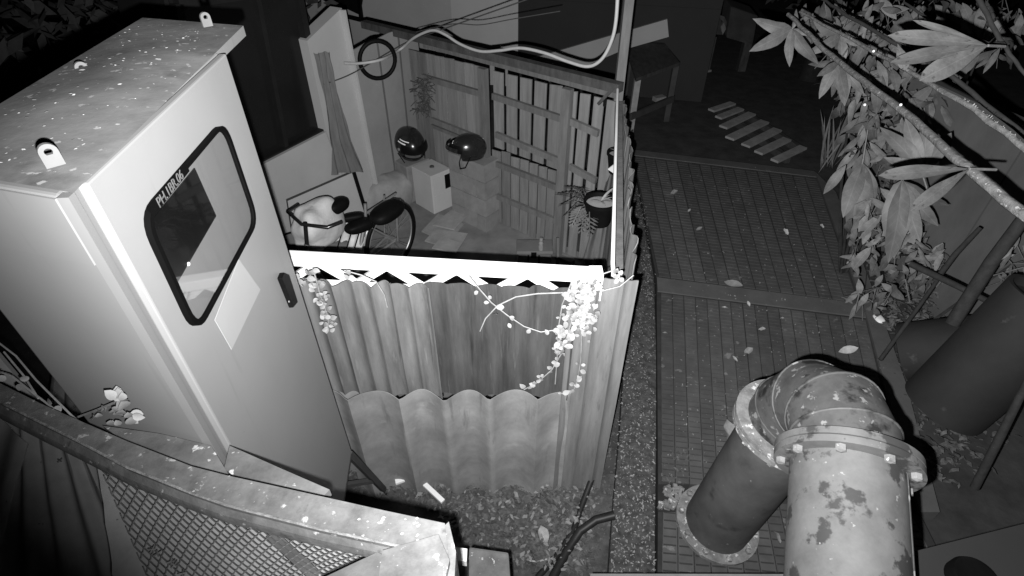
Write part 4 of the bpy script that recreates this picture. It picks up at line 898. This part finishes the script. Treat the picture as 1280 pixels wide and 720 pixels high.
# cross beam toward the camera
cbm = thing('cross_beam', at(520, 690, BZ - .1), 'short lichen-covered cross beam butting the end of the bowed beam', 'beam')
q = MB(); tq = [at(x, y, BZ + .012) for x, y in ((478, 688), (548, 668), (562, 700), (548, 760), (468, 760))]; q.prism(tq, (0, 0, -.014)); q.build('top_plate', M['beam'], cbm)
q = MB(); q.prism([at(x, y, BZ - .004) for x, y in ((548, 664), (561, 652), (570, 690), (566, 760), (552, 760), (562, 700))][::-1], (0, 0, -.12)); q.build('end_plate', M['beam'], cbm)
q = MB(); q.prism([at(x, y, BZ - .02) for x, y in ((400, 724), (472, 690), (479, 694), (472, 760), (380, 760))][::-1], (0, 0, -.012)); q.build('gusset', M['plank'], cbm)
q = MB(); q.prism([at(x, y, 1.1) for x, y in ((586, 683), (636, 690), (641, 760), (585, 760))][::-1], (0, 0, -.16)); q.build('stone_block', M['plank'], label='squared grey block beside the end of the bowed beam', cat='block', bev=.008)
q = MB(); q.prism([at(x, y, 1.12) for x, y in ((560, 682), (584, 686), (583, 702), (562, 700))][::-1], (0, 0, -.03)); q.build('tile_piece', M['white'], label='small pale broken tile between the beam end and the grey block', cat='tile')
# planks behind the beam
q = MB(); q.prism([at(x, y, 1.84) for x, y in ((128, 532), (200, 542), (264, 557), (290, 600), (200, 585))][::-1], (0, 0, -.02)); q.build('plank', M['plank'], label='grey plank with pale flecks wedged between beam and cabinet side', cat='plank')
q = MB(); q.prism([at(x, y, 1.83) for x, y in ((287, 557), (350, 585), (412, 612), (400, 625), (300, 600), (280, 586))][::-1], (0, 0, -.02)); q.build('plank', M['plank'], label='narrow grey plank under the cabinet door behind the beam', cat='plank')
fk = MB()
for k in range(70):
    t = rnd(.12, .98) * (len(U_) - 1); i = min(int(t), len(U_) - 2); p = lerp(lerp(U_[i], U_[i + 1], t - i), lerp(D_[i], D_[i + 1], t - i), rnd(.05, .95)) + V((0, 0, .004)); s = rnd(.0008, .0035)
    fk.add([p + V((-s, 0, 0)), p + V((0, -s * .7, .001)), p + V((s, 0, .001)), p + V((0, s * .8, 0))], [(0, 1, 2, 3)])
fk.build('fallen_flakes', mk('pale_specks', .15, .4, 30, .8, 0), kind='stuff')
# dark corrugated roof at the bottom left
rs = thing('roofing_sheet', at(90, 640, 1.1), 'dark old corrugated roofing sheet below the beam in the bottom left corner', 'roofing sheet')
q = MB(); q.corr(at(-190, 790, 1.05), at(240, 770, 1.05), at(124, 575, 1.25), at(-60, 470, 1.25), 8, .018, rough=.01, seed=41, nv=12); q.build('sheet', M['sheet_roof'], rs, smooth=70)
q = MB(); q.tube([at(124, 578, 1.28), at(150, 600, 1.26), at(180, 630, 1.22), at(210, 672, 1.17), at(236, 722, 1.1), at(250, 760, 1.08)], .0035, 6); q.build('edge_wire', M['plank'], rs)
q = MB(); q.corr(at(-190, 800, 1.12), at(-30, 790, 1.12), at(36, 555, 1.30), at(-60, 470, 1.30), 2.5, .018, rough=.01, seed=42, nv=12); q.build('sheet', M['sheet_roof'], rs, smooth=70)
# net
nt_ = MB(); A, B, Cc, D = at(190, 735, 1.62), at(480, 735, 1.62), at(490, 690, 1.70), at(120, 572, 1.75); n1, n2 = 26, 20
def npnt(i, j): p = bil(A, B, Cc, D, i / n1, j / n2); p.z -= .02 * math.sin(math.pi * i / n1) * math.sin(math.pi * j / n2) + .004 * noise.noise(p * 9); return p
for j in range(n2):
    for i in range(n1):
        o = .5 if j % 2 else 0
        if i + o + .5 > n1: continue
        p0, pa, pb = npnt(i + o, j), npnt(i + o - .5 if i + o >= .5 else 0, j + 1), npnt(min(n1, i + o + .5), j + 1)
        for p_ in (pa, pb): nt_.tube([p0, lerp(p0, p_, .5) - V((0, 0, .002)), p_], .0013, 3, cap=False)
nt_.build('net', M['net'], label='sagging diamond mesh net stretched under the bowed beam', cat='net')
q = MB(); A, B, Cc, D = at(150, 770, 1.50), at(500, 770, 1.50), at(492, 680, 1.58), at(118, 560, 1.62)
vs_ = [bil(A, B, Cc, D, i / 20, j / 14) + V((0, 0, .02 * noise.noise(V((i * .4, j * .5, 2))))) for j in range(15) for i in range(21)]
q.add(vs_, [(j * 21 + i, j * 21 + i + 1, j * 21 + i + 22, j * 21 + i + 21) for j in range(14) for i in range(20)])
q.build('dark_backing', M['sheet_roof'], label='wrinkled sheet added under the net to keep the space below the bowed beam dark', cat='dark_backing', smooth=180)  # added sheet: hides the cabinet foot and keeps the space behind the net dark
# strips hanging behind the net
q = MB(); q.bar(at(338, 668, 1.64), at(415, 740, 1.62), .022, .012); q.build('batten', M['plank'], label='short wooden batten lying on the net near the cross beam', cat='batten')
ms = thing('cut_leaves', at(205, 695, 1.2), 'small pale lobed leaves lying on the dark roofing sheet', 'leaf')
for (x, y) in ((190, 687), (197, 692), (214, 702), (218, 706), (228, 717), (75, 576)):
    for k in range(4): a_ = k * 1.6 + x; inst('leaf', LF['dim'], ms, at(x, y, 1.66 if x > 130 else 1.34), V((math.cos(a_), math.sin(a_), .1)), V((0, -.3, 1)), (.42, .2, .3))
# left of the cabinet: sheet, weeds
q = MB(); A = at(40, 540, 1.2); q.corr(at(50, 560, .9), at(150, 590, .9), at(122, 455, .9), at(68, 440, .9), 3, .02, rough=.01, seed=51); q.build('scrap_sheet', M['sheet_low'], label='grey corrugated scrap leaning left of the cabinet side', cat='sheet', smooth=70)
q = MB(); q.prism([atd(-40, 400, 1.45), atd(40, 495, 1.45), atd(70, 530, 1.45), atd(-40, 500, 1.4)], (0, 0.01, -.01)); q.build('grey_panel', M['sheet_low'], label='small grey panel at the far left edge above the beam', cat='panel')
wd = thing('trailing_weed', at(85, 500, 1.86), 'thin dry stems trailing over the beam at the far left edge', 'weed')
for pl in ([(-10, 422), (20, 445), (45, 475), (70, 500), (90, 520), (100, 528)], [(-10, 462), (15, 470), (40, 490), (66, 510)], [(5, 440), (30, 470), (48, 498)]):
    q = MB(); q.tube([at(x, y, 1.86) for x, y in pl], .002, 5); q.build('stem', M['stem'], wd)
for (x, y) in ((3, 465), (25, 475), (20, 482), (8, 474), (60, 505), (67, 510)): inst('leaf', LF['round'], wd, at(x, y, 1.87), rv(), V((0, -1, 1)), .8)
sp_ = lambda x, y, o=.03: onp(x, y, TL + sn * o, sn)
pv = thing('pale_vine', sp_(140, 530), 'sprig of broad bright leaves sticking up over the beam against the cabinet side', 'vine')
q = MB(); q.tube([sp_(98, 521), sp_(122, 512), sp_(143, 503), sp_(150, 495)], .0022, 5); q.build('stem', M['leafw'], pv)
for (x, y, dx, dy, s_) in ((146, 500, -2, -14, 1.5), (150, 500, -6, -10, 1.2), (148, 504, 6, 20, 1.9), (150, 510, 4, 14, 1.5), (162, 517, 8, 18, 1.6), (164, 520, 10, 2, 1.3), (128, 512, -4, 4, 1.3), (121, 518, -4, 6, 1.1), (142, 528, 6, 8, 1.1)):
    d_ = sp_(x + dx, y + dy) - sp_(x, y); [inst('leaf', LF['oval'], pv, sp_(x + rnd(-4, 4), y + rnd(-4, 4), .03 + .006 * k + .004 * s_), d_.normalized() + rv(.5), (CP - sp_(x, y)).normalized() + rv(.35), s_ * .62) for k in range(3)]

# ================================================================== CABLES
def cable(label, pts, r, mat, cat='cable'):
    P_ = [V(p) for p in pts]; out = []
    for i in range(len(P_) - 1):
        a_, b_, c_, d_ = P_[max(i - 1, 0)], P_[i], P_[i + 1], P_[min(i + 2, len(P_) - 1)]
        for k in range(8):
            t = k / 8; out.append(.5 * ((2 * b_) + (c_ - a_) * t + (2 * a_ - 5 * b_ + 4 * c_ - d_) * t * t + (3 * b_ - a_ - 3 * c_ + d_) * t ** 3))
    out.append(P_[-1]); q = MB(); q.tube(out, r, 8); return q.build('cable', M[mat], label=label, cat=cat, smooth=60)
dpt = lambda x, y, o=.12: fp(x, y, o)
cable('thick white cable sagging over the fence top from the house to the grey post', [hp(430, 79, .06), hp(452, 79, .1), hp(478, 74, .2)] + [dpt(*p) for p in ((500, 62), (518, 47), (540, 38), (556, 43), (575, 55), (600, 64), (625, 63), (650, 60), (680, 66), (710, 77), (735, 83), (752, 74), (764, 52), (770, 25), (773, -25))], .0115, 'cable')
cable('upper thin dark wire crossing from the fence to the far house', [hp(402, 106, .04), hp(440, 92, .08), dpt(505, 55), dpt(555, 36), dpt(600, 20), dpt(640, 6), dpt(690, -12)], .0045, 'wire', 'wire')
cable('lower thin dark wire crossing in front of the far pale wall', [dpt(520, 40), dpt(565, 30), dpt(600, 31), dpt(640, 24), dpt(700, 14)], .0035, 'wire', 'wire')

# ================================================================== FAR BUILDING behind the fence
fpn = V((-.25, -1, 0)).normalized(); FP0 = V((0, 8.3, 0)); qf = lambda x, y, o=0: onp(x, y, FP0 + fpn * o, fpn)
fh = thing('far_house', zz(qf(650, 60), 0), 'plain pale house wall with a dark shutter behind the timber fence', 'house')
fzb = lambda p: zz(p, 0)
wl0, wm, w1_, w2_ = fzb(qf(380, 20)), fzb(qf(565, 20)), fzb(qf(648, 20)), fzb(qf(900, 20))
q = MB(); q.prism([wl0, wm, zz(wm, 4), zz(wl0, 4)], -fpn * .2); q.build('wall', M['farwall'], fh)
q = MB(); q.prism([wm + fpn * .02, w1_ + fpn * .02, zz(w1_, 4) + fpn * .02, zz(wm, 4) + fpn * .02], -fpn * .2); q.build('wall', mk('far_house_wall_pale', .42, .5, 1, .85, .05), fh)
zb0, zb1 = qf(690, 67).z, qf(830, 28).z
ns_ = 10
for k in range(ns_):
    z0, z1 = lerp(zb1 - .1, 4, k / ns_), lerp(zb1 - .1, 4, (k + 1) / ns_) - .02; q = MB(); q.prism([zz(w1_, z0), zz(w2_, z0), zz(w2_, z1), zz(w1_, z1)], -fpn * .1); q.build('shutter_slat', M['fardark'], fh)
q = MB(); q.prism([qf(655, 76, .05), qf(690, 66, .05), qf(834, 24, .05), qf(836, 46, .05), qf(780, 62, .05), qf(680, 105, .05)], -fpn * .12); q.build('pale_band', M['farwall'], fh)
q = MB(); q.prism([w1_ - fpn * .01, w2_ - fpn * .01, zz(w2_, 2.2) - fpn * .01, zz(w1_, 2.2) - fpn * .01], -fpn * .2); q.build('wall', M['fardark'], fh)
q = MB(); q.bar(qf(452, 5, .1), qf(420, -10, .1), .05, .3); q.build('window_frame', M['black'], fh)
q = MB(); q.bar(qf(432, 20, .1), qf(452, 25, .1), .05, .05); q.bar(qf(452, 25, .1), qf(447, -12, .1), .05, .05); q.build('window_frame', M['black'], fh)
# bench / table at the far end of the walkway
tb_ = thing('wooden_table', at(812, 130, 0), 'dim wooden table with square legs standing beyond the grey post', 'table')
T4 = [at(x, y, .75) for x, y in ((784, 62), (826, 48), (850, 78), (795, 98))]
q = MB(); q.prism(T4, (0, 0, -.04)); q.build('table_top', M['wood_dk'], tb_)
for i, p in enumerate(T4):
    p = lerp(p, sum(T4, V()) / 4, .12); q = MB(); q.bar(zz(p, 0), zz(p, .71), .07, .07); q.build('leg', M['palewood_and_light'] if i == 3 else M['crate'], tb_)
q = MB(); q.bar(zz(T4[3], .3), zz(T4[2], .3), .03, .08); q.build('rail', M['crate'], tb_)
q = MB(); q.bar(at(818, 124, .03), at(830, 122, .03), .1, .06); q.build('wood_offcut', M['palewood_and_light'], label='pale wooden offcut at the foot of the dim table', cat='wood')
# stripes of light on the ground, put in as pale flat bars
pa = thing('light_stripes', at(945, 165, 0), 'stripes of light put in as pale spaced bars on the dark ground beyond the walkway', 'light_stripes')
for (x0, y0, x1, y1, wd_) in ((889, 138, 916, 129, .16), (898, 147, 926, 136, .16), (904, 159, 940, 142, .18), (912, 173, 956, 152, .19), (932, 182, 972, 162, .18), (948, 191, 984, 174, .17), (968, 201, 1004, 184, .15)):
    q = MB(); q.bar(at(x0, y0, .12), at(x1, y1, .12), wd_ * .62, .025); q.build('board', M['palewood_and_light'], pa)  # each bar paints one stripe of light
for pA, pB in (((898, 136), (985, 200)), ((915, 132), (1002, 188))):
    q = MB(); q.bar(at(*pA, .06), at(*pB, .06), .06, .08); q.build('stripe_base', M['wood_dk'], pa)
# hung boxes and a bright scrap
for (pl, lab) in (([(868, 8), (900, 12), (905, 44), (866, 42)], 'dim box left of the bright plastic scrap at the top of the view'), ([(914, 8), (948, 20), (941, 57), (908, 47)], 'dim box right of the bright plastic scrap at the top of the view')):
    q = MB(); q.prism([atd(x, y, 8.2) for x, y in pl], (0, .4, .05)); q.build('box', M['crate'], label=lab, cat='box', bev=.02)
q = MB(); q.bar(atd(890, 45, 8.5), zz(atd(890, 45, 8.5), 0), .12, .12); q.build('shelf_post', M['wood_dk'], label='dark upright post below the left dim box', cat='post')
q = MB(); q.bar(atd(935, 50, 8.5), zz(atd(935, 50, 8.5), 0), .12, .12); q.build('shelf_post', M['wood_dk'], label='dark upright post below the right dim box', cat='post')
q = MB(); vs_ = [atd(x, y, 8.0) + rv(.03) for x, y in ((893, 16), (905, 19), (911, 26), (909, 38), (905, 42), (899, 34), (902, 26))]; q.add(vs_ + [atd(905, 28, 7.9)], [(i, (i + 1) % 7, 7) for i in range(7)]); q.build('plastic_scrap', M['leafw'], label='crumpled bright plastic scrap between the two dim boxes', cat='scrap')
q = MB(); q.bar(at(873, 91, .05), at(888, 88, .05), .05, .03); q.build('wood_splinter', M['palewood_and_light'], label='short pale splinter alone on the dark ground beyond the walkway', cat='wood')

# ================================================================== RIGHT SIDE: wall, drains, plants
RP0 = V((3.25, 3.0, 0)); rn = V((-1, -.12, 0)).normalized(); rq = lambda x, y, o=0: onp(x, y, RP0 + rn * o, rn)
rr_ = thing('rendered_wall', RP0, 'stained grey wall along the right of the walkway behind the plants', 'wall')
ra_, rb_ = zz(rq(1290, 600), 0), zz(rq(1080, 200), 0)
rdir = (rb_ - ra_).normalized(); ra_ = RP0 - rdir * 3.0; rb_ = RP0 + rdir * 1.3
pcs = 4
for k in range(pcs):
    A, B = lerp(ra_, rb_, k / pcs), lerp(ra_, rb_, (k + 1) / pcs) - rdir * .008; q = MB(); q.prism([A + rn * .006 * (k % 2), B + rn * .006 * (k % 2), zz(B, 1.45) + rn * .006 * (k % 2), zz(A, 1.45) + rn * .006 * (k % 2)], -rn * .1); q.build('wall_panel', M['rwall'], rr_)
def pole(label, p0, p1, r, mat='barkdk', cat='pole'):
    q = MB(); q.tube([p0, lerp(p0, p1, .5) + rv(.02), p1], [r, r * .95, r * .8], 8); return q.build('pole', M[mat], label=label, cat=cat, smooth=60)
pole('thick dark pole leaning across the right edge in front of the grey wall', atd(1190, 405, 3.0), atd(1300, 245, 2.7), .035)
pole('thin dark pole crossing the thick one low on the right', atd(1138, 330, 3.2), atd(1246, 382, 2.85), .018)
pole('dark slanted stick standing against the grey wall', atd(1168, 352, 3.3), atd(1225, 285, 3.2), .016)
pole('dark bent stick beside the slanted one on the grey wall', atd(1100, 450, 3.3), atd(1200, 310, 3.3), .012)
pole('pale root-like stake leaning beside the big drain pipe', atd(1218, 610, 2.7), atd(1288, 470, 2.5), .02, 'barkdk')
# drain pipes
def drain(label, p0, p1, r):
    o = thing('drain_pipe', zz((p0 + p1) / 2, 0), label, 'drain pipe'); ax = (p1 - p0).normalized(); L_ = (p1 - p0).length
    q = MB(); q.lathe(p0, [(0, .01), (r * .9, .01), (r * .93, 0), (r, .004), (r, L_), (r * .9, L_), (r * .9, L_ - .05), (0, L_ - .06)], ax, 36); q.build('barrel', M['drum'], o, smooth=40)
p0 = atd(1178, 508, 3.0); drain('big dark drain pipe lying at an angle at the right edge', p0, atd(1320, 375, 2.55), .20)
p0 = atd(1128, 440, 3.4); drain('short dark drain pipe lying beyond the big one', p0, atd(1225, 432, 3.15), .18)
# bottles in the debris
for x, y, lab in ((1115, 340, 'left one of two dusty bottles upright in the litter beside the walkway'), (1132, 339, 'right one of two dusty bottles upright in the litter beside the walkway')):
    c_ = at(x, y, .16); o = thing('bottle', zz(c_, 0), lab, 'bottle'); q = MB(); q.lathe(zz(c_, 0), [(0, 0), (.04, 0), (.042, .12), (.036, .15), (.0, .155)], n=16); q.build('body', M['wire'], o, smooth=40)
    q = MB(); q.lathe(zz(c_, .155), [(.030, 0), (.032, .03), (.026, .036), (0, .036)], n=14); q.build('cap', M['sheet_low'], o, smooth=40)
q = MB(); q.blob(at(1098, 400, .1), .035, .05, .03, e=.7); q.build('white_cup', M['white'], label='small bright cup lying at the right edge of the walkway', cat='cup', smooth=60)
q = MB(); q.prism([at(x, y, .08) for x, y in ((1105, 437), (1116, 436), (1112, 466))][::-1], (0, 0, .03)); q.build('stone_chip', M['crate'], label='pointed grey stone chip beside the walkway below the short drain pipe', cat='stone')
q = MB(); q.prism([at(x, y, .05) for x, y in ((1082, 365), (1102, 352), (1108, 366), (1092, 376))][::-1], (0, 0, .02)); q.build('carton_scrap', M['card'], label='flattened carton scrap in the litter left of the bottles', cat='carton')
# bottom-right dark board
q = MB(); q.prism([at(x, y, 1.0) for x, y in ((1112, 697), (1290, 652), (1310, 780), (1112, 780))][::-1], (0, 0, -.03)); q.build('dark_board', M['fardark'], label='dark flat board in the bottom right corner beside the big pipe', cat='board')
q = MB(); q.lathe(at(1212, 728, 1.0), [(.0, .045), (.06, .045), (.068, .03), (.07, 0)], n=30); q.build('lid', M['black'], label='round black lid lying on the dark board in the bottom right corner', cat='lid', smooth=40)

# ---- stems and branches in the foreground right
def branch(label, pts, r, mat='bark', nm='branch', twigs=()):
    o = thing(nm, zz(pts[0], 0), label, 'branch'); P_ = []
    for i in range(len(pts) - 1):
        for k in range(6): P_.append(lerp(pts[i], pts[i + 1], k / 6) + rv(.004))
    P_.append(pts[-1]); rs_ = [lerp(r, r * .55, i / (len(P_) - 1)) for i in range(len(P_))]
    q = MB(); q.tube(P_, rs_, 8); q.build('stem', M[mat], o, smooth=60)
    for t in twigs:
        q = MB(); q.tube(t, .006, 5); q.build('twig', M[mat], o)
    return o
random.seed(5)
b1_ = branch('bright rough branch slanting up left, with the lower pair of big leaves', [atd(1310, 295, 1.75), atd(1210, 210, 2.0), atd(1130, 140, 2.4), atd(1040, 70, 2.9), atd(985, 18, 3.2)], .020)
b2_ = branch('bright hairy branch parallel above the leafier one, reaching the right edge', [atd(1320, 215, 1.8), atd(1200, 125, 2.1), atd(1100, 68, 2.6), atd(1000, 15, 3.1)], .012)
b3_ = branch('thin bare branch curving down from the top right corner', [atd(1218, -12, 2.3), atd(1250, 50, 2.25), atd(1290, 105, 2.2)], .011, 'barkdk')
b4_ = branch('dim curved branch arching across the top right from the leaf sprig', [atd(1256, 56, 2.2), atd(1235, 56, 2.2), atd(1170, 28, 2.4), atd(1130, 3, 2.6)], .009, 'barkdk')
b5_ = branch('dim straight branch running along the top right between the bright ones', [atd(1290, 175, 2.4), atd(1180, 88, 2.6), atd(1060, 20, 3.0), atd(1020, -6, 3.2)], .012, 'barkdk')
q = MB()
for k in range(60):
    t = rnd(0, .55); p = lerp(atd(1320, 215, 1.8), atd(1200, 125, 2.1), t * 1.8) if t < .55 else None; q.tube([p, p + V((rnd(-.3, .5), rnd(-.4, .1), 1)).normalized() * rnd(.012, .022)], .0007, 3, cap=False)
q.build('bristles', M['stem'], b2_, kind='stuff')
for par_, (x, y, d_) in ((b2_, (1092, 64, 2.58)), (b1_, (1126, 131, 2.36)), (b1_, (1081, 131, 2.5))):
    q = MB(); q.blob(atd(x, y, d_), .006, .006, .006, nu=8, nv=6); q.build('dew_glint', M['white'], par_, smooth=60)  # white beads painting the bright specks of dewdrops
def sprig(label, root, tips, dep, me='big', wd=1.0, stem_to=None):
    o = thing('leaf_sprig', atd(*root, dep), label, 'plant')
    for (x, y, ww) in tips:
        p0, p1 = atd(*root, dep), atd(x, y, dep * .97); L_ = (p1 - p0).length; inst('leaf', LF[me], o, p0, p1 - p0, CP - p0 + rv(.3) + V((0, 0, .7)), (L_ / .34, ww * L_ / .34, L_ / .34))
    if stem_to: q = MB(); q.tube([atd(*root, dep), atd(*stem_to, dep * 1.02)], .005, 6); q.build('stem', M['twig'], o)
    return o
sprig('sprig of four big smooth leaves near the top right, pointing left', (1235, 57), [(1122, 42, .46), (1126, 72, .46), (1150, 26, .25), (1160, 94, .85)], 2.0, stem_to=(1256, 58))
sprig('pair of big smooth leaves on the rough branch at the right', (1212, 211), [(1110, 216, .50), (1146, 257, .62)], 1.9, stem_to=(1245, 212))
sprig('small pointed leaf hanging alone left of the four-leaf sprig', (1122, 55), [(1132, 84, 1.0)], 2.1)
def palm(label, root, tips, dep, stem_to):
    o = thing('palmate_leaf', atd(*root, dep), label, 'plant')
    for (x, y) in tips: p0, p1 = atd(*root, dep), atd(x, y, dep * .98); L_ = (p1 - p0).length; inst('leaf', LF[random.choice(('med', 'curl', 'med'))], o, p0, p1 - p0, (CP - p0).normalized() + rv(.45), (L_ / .2, L_ / .2 * rnd(.65, 1.1), L_ / .2))
    q = MB(); q.tube([atd(*root, dep), atd(*stem_to, dep * 1.05)], .005, 5); q.build('stem', M['stem'], o)
palm('five-fingered leaf standing clear against the dark at the top centre right', (990, 36), [(950, 61), (958, 38), (982, 74), (1007, 73), (1014, 45), (1000, 16)], 3.4, (1006, 20))
palm('hanging hand-shaped leaf below the rough branch', (1048, 78), [(1027, 112), (1050, 118), (1062, 124), (1074, 112), (1030, 90)], 3.3, (1060, 60))
palm('ragged hand-shaped leaf low beside the far end of the walkway', (1078, 205), [(1056, 262), (1068, 275), (1084, 250), (1096, 262)], 3.6, (1085, 160))
palm('big drooping leaf cluster in front of the grey wall', (1128, 225), [(1108, 300), (1122, 322), (1140, 300), (1158, 285), (1170, 270)], 3.3, (1130, 180))
palm('pale upright leaf cluster under the rough branch', (1152, 215), [(1120, 165), (1135, 150), (1166, 145), (1190, 160), (1128, 200)], 3.1, (1160, 240))
palm('cluster of broad leaves hanging at the left end of the branches', (1050, 45), [(1020, 30), (1030, 60), (1060, 75), (1080, 60), (1072, 20)], 3.5, (1060, 20))
def shrub(label, base, regs, n, dep, me, sc, droop=.8, nm='shrub'):
    o = thing(nm, base, label, 'shrub')
    for (x, y, rx, ry) in regs:
        c_ = atd(x, y, dep); q = MB(); q.tube([base, lerp(base, c_, .5) + rv(.12), c_], [.016, .011, .006], 6); q.build('stem', M['barkdk'], o)
        for k in range(int(n * rx * ry / 900) + 4):
            a_ = rnd(0, 6.28); rr = math.sqrt(random.random()); p = atd(x + rx * rr * math.cos(a_), y + ry * rr * math.sin(a_), dep + rnd(-.45, .35))
            inst('leaf', LF['curl' if me == 'med' and random.random() < .4 else me], o, p, V((rnd(-1, 1), rnd(-.8, .5), -droop + rnd(-.7, .7))), (CP - p).normalized() + rv(.65), (lambda z: (z, z * rnd(.6, 1.1), z))(rnd(.45, 1.2) * sc))
        for k in range(7):
            a_ = rnd(0, 6.28); p = atd(x + rx * .9 * math.cos(a_), y + ry * .9 * math.sin(a_), dep + rnd(-.3, .3)); q = MB(); m_ = lerp(c_, p, .5) + rv(.06); q.tube([c_, m_, p, p + V((rnd(-.1, .1), rnd(-.1, .1), -.12))], .003, 4); q.build('twig', M['twig'], o)
    return o
shrub('dense leafy shrub between the far walkway edge and the grey wall', zz(atd(1100, 250, 4.0), 0), [(1070, 60, 40, 50), (1110, 30, 45, 40), (1090, 120, 40, 40), (1130, 110, 40, 40), (1090, 190, 35, 50)], 26, 4.0, 'med', .9)
shrub('darker shrub behind the rough branches in the upper right', zz(atd(1200, 150, 4.2), 0), [(1180, 40, 60, 45), (1160, 130, 40, 40), (1240, 30, 40, 40), (1040, 20, 45, 25), (1130, 180, 40, 40)], 26, 4.2, 'dk', 1.05)
shrub('low leafy plant between walkway and short drain pipe', zz(at(1100, 330, 0), 0), [(1085, 290, 25, 45), (1120, 270, 40, 40), (1150, 320, 35, 40), (1095, 360, 25, 25)], 24, 3.7, 'dk', .8)
shrub('dim weeds in front of the lower wall by the drain pipes', zz(atd(1250, 330, 3.0), 0), [(1265, 330, 20, 40), (1240, 400, 20, 20)], 14, 3.2, 'dk', .5)
gb = thing('grass_clump', at(1030, 205, 0), 'clump of long narrow blades at the far right corner of the walkway', 'grass')
for k in range(16):
    p = at(1032 + rnd(-10, 12), 212 + rnd(-8, 8), 0); inst('leaf', LF['blade'], gb, p, V((rnd(-.5, .3), rnd(-.3, .3), 1)), (CP - p).normalized() + rv(.4), (lambda z: (z, z * .55, z))(rnd(.7, 1.4)))
# trees in the dark at the back
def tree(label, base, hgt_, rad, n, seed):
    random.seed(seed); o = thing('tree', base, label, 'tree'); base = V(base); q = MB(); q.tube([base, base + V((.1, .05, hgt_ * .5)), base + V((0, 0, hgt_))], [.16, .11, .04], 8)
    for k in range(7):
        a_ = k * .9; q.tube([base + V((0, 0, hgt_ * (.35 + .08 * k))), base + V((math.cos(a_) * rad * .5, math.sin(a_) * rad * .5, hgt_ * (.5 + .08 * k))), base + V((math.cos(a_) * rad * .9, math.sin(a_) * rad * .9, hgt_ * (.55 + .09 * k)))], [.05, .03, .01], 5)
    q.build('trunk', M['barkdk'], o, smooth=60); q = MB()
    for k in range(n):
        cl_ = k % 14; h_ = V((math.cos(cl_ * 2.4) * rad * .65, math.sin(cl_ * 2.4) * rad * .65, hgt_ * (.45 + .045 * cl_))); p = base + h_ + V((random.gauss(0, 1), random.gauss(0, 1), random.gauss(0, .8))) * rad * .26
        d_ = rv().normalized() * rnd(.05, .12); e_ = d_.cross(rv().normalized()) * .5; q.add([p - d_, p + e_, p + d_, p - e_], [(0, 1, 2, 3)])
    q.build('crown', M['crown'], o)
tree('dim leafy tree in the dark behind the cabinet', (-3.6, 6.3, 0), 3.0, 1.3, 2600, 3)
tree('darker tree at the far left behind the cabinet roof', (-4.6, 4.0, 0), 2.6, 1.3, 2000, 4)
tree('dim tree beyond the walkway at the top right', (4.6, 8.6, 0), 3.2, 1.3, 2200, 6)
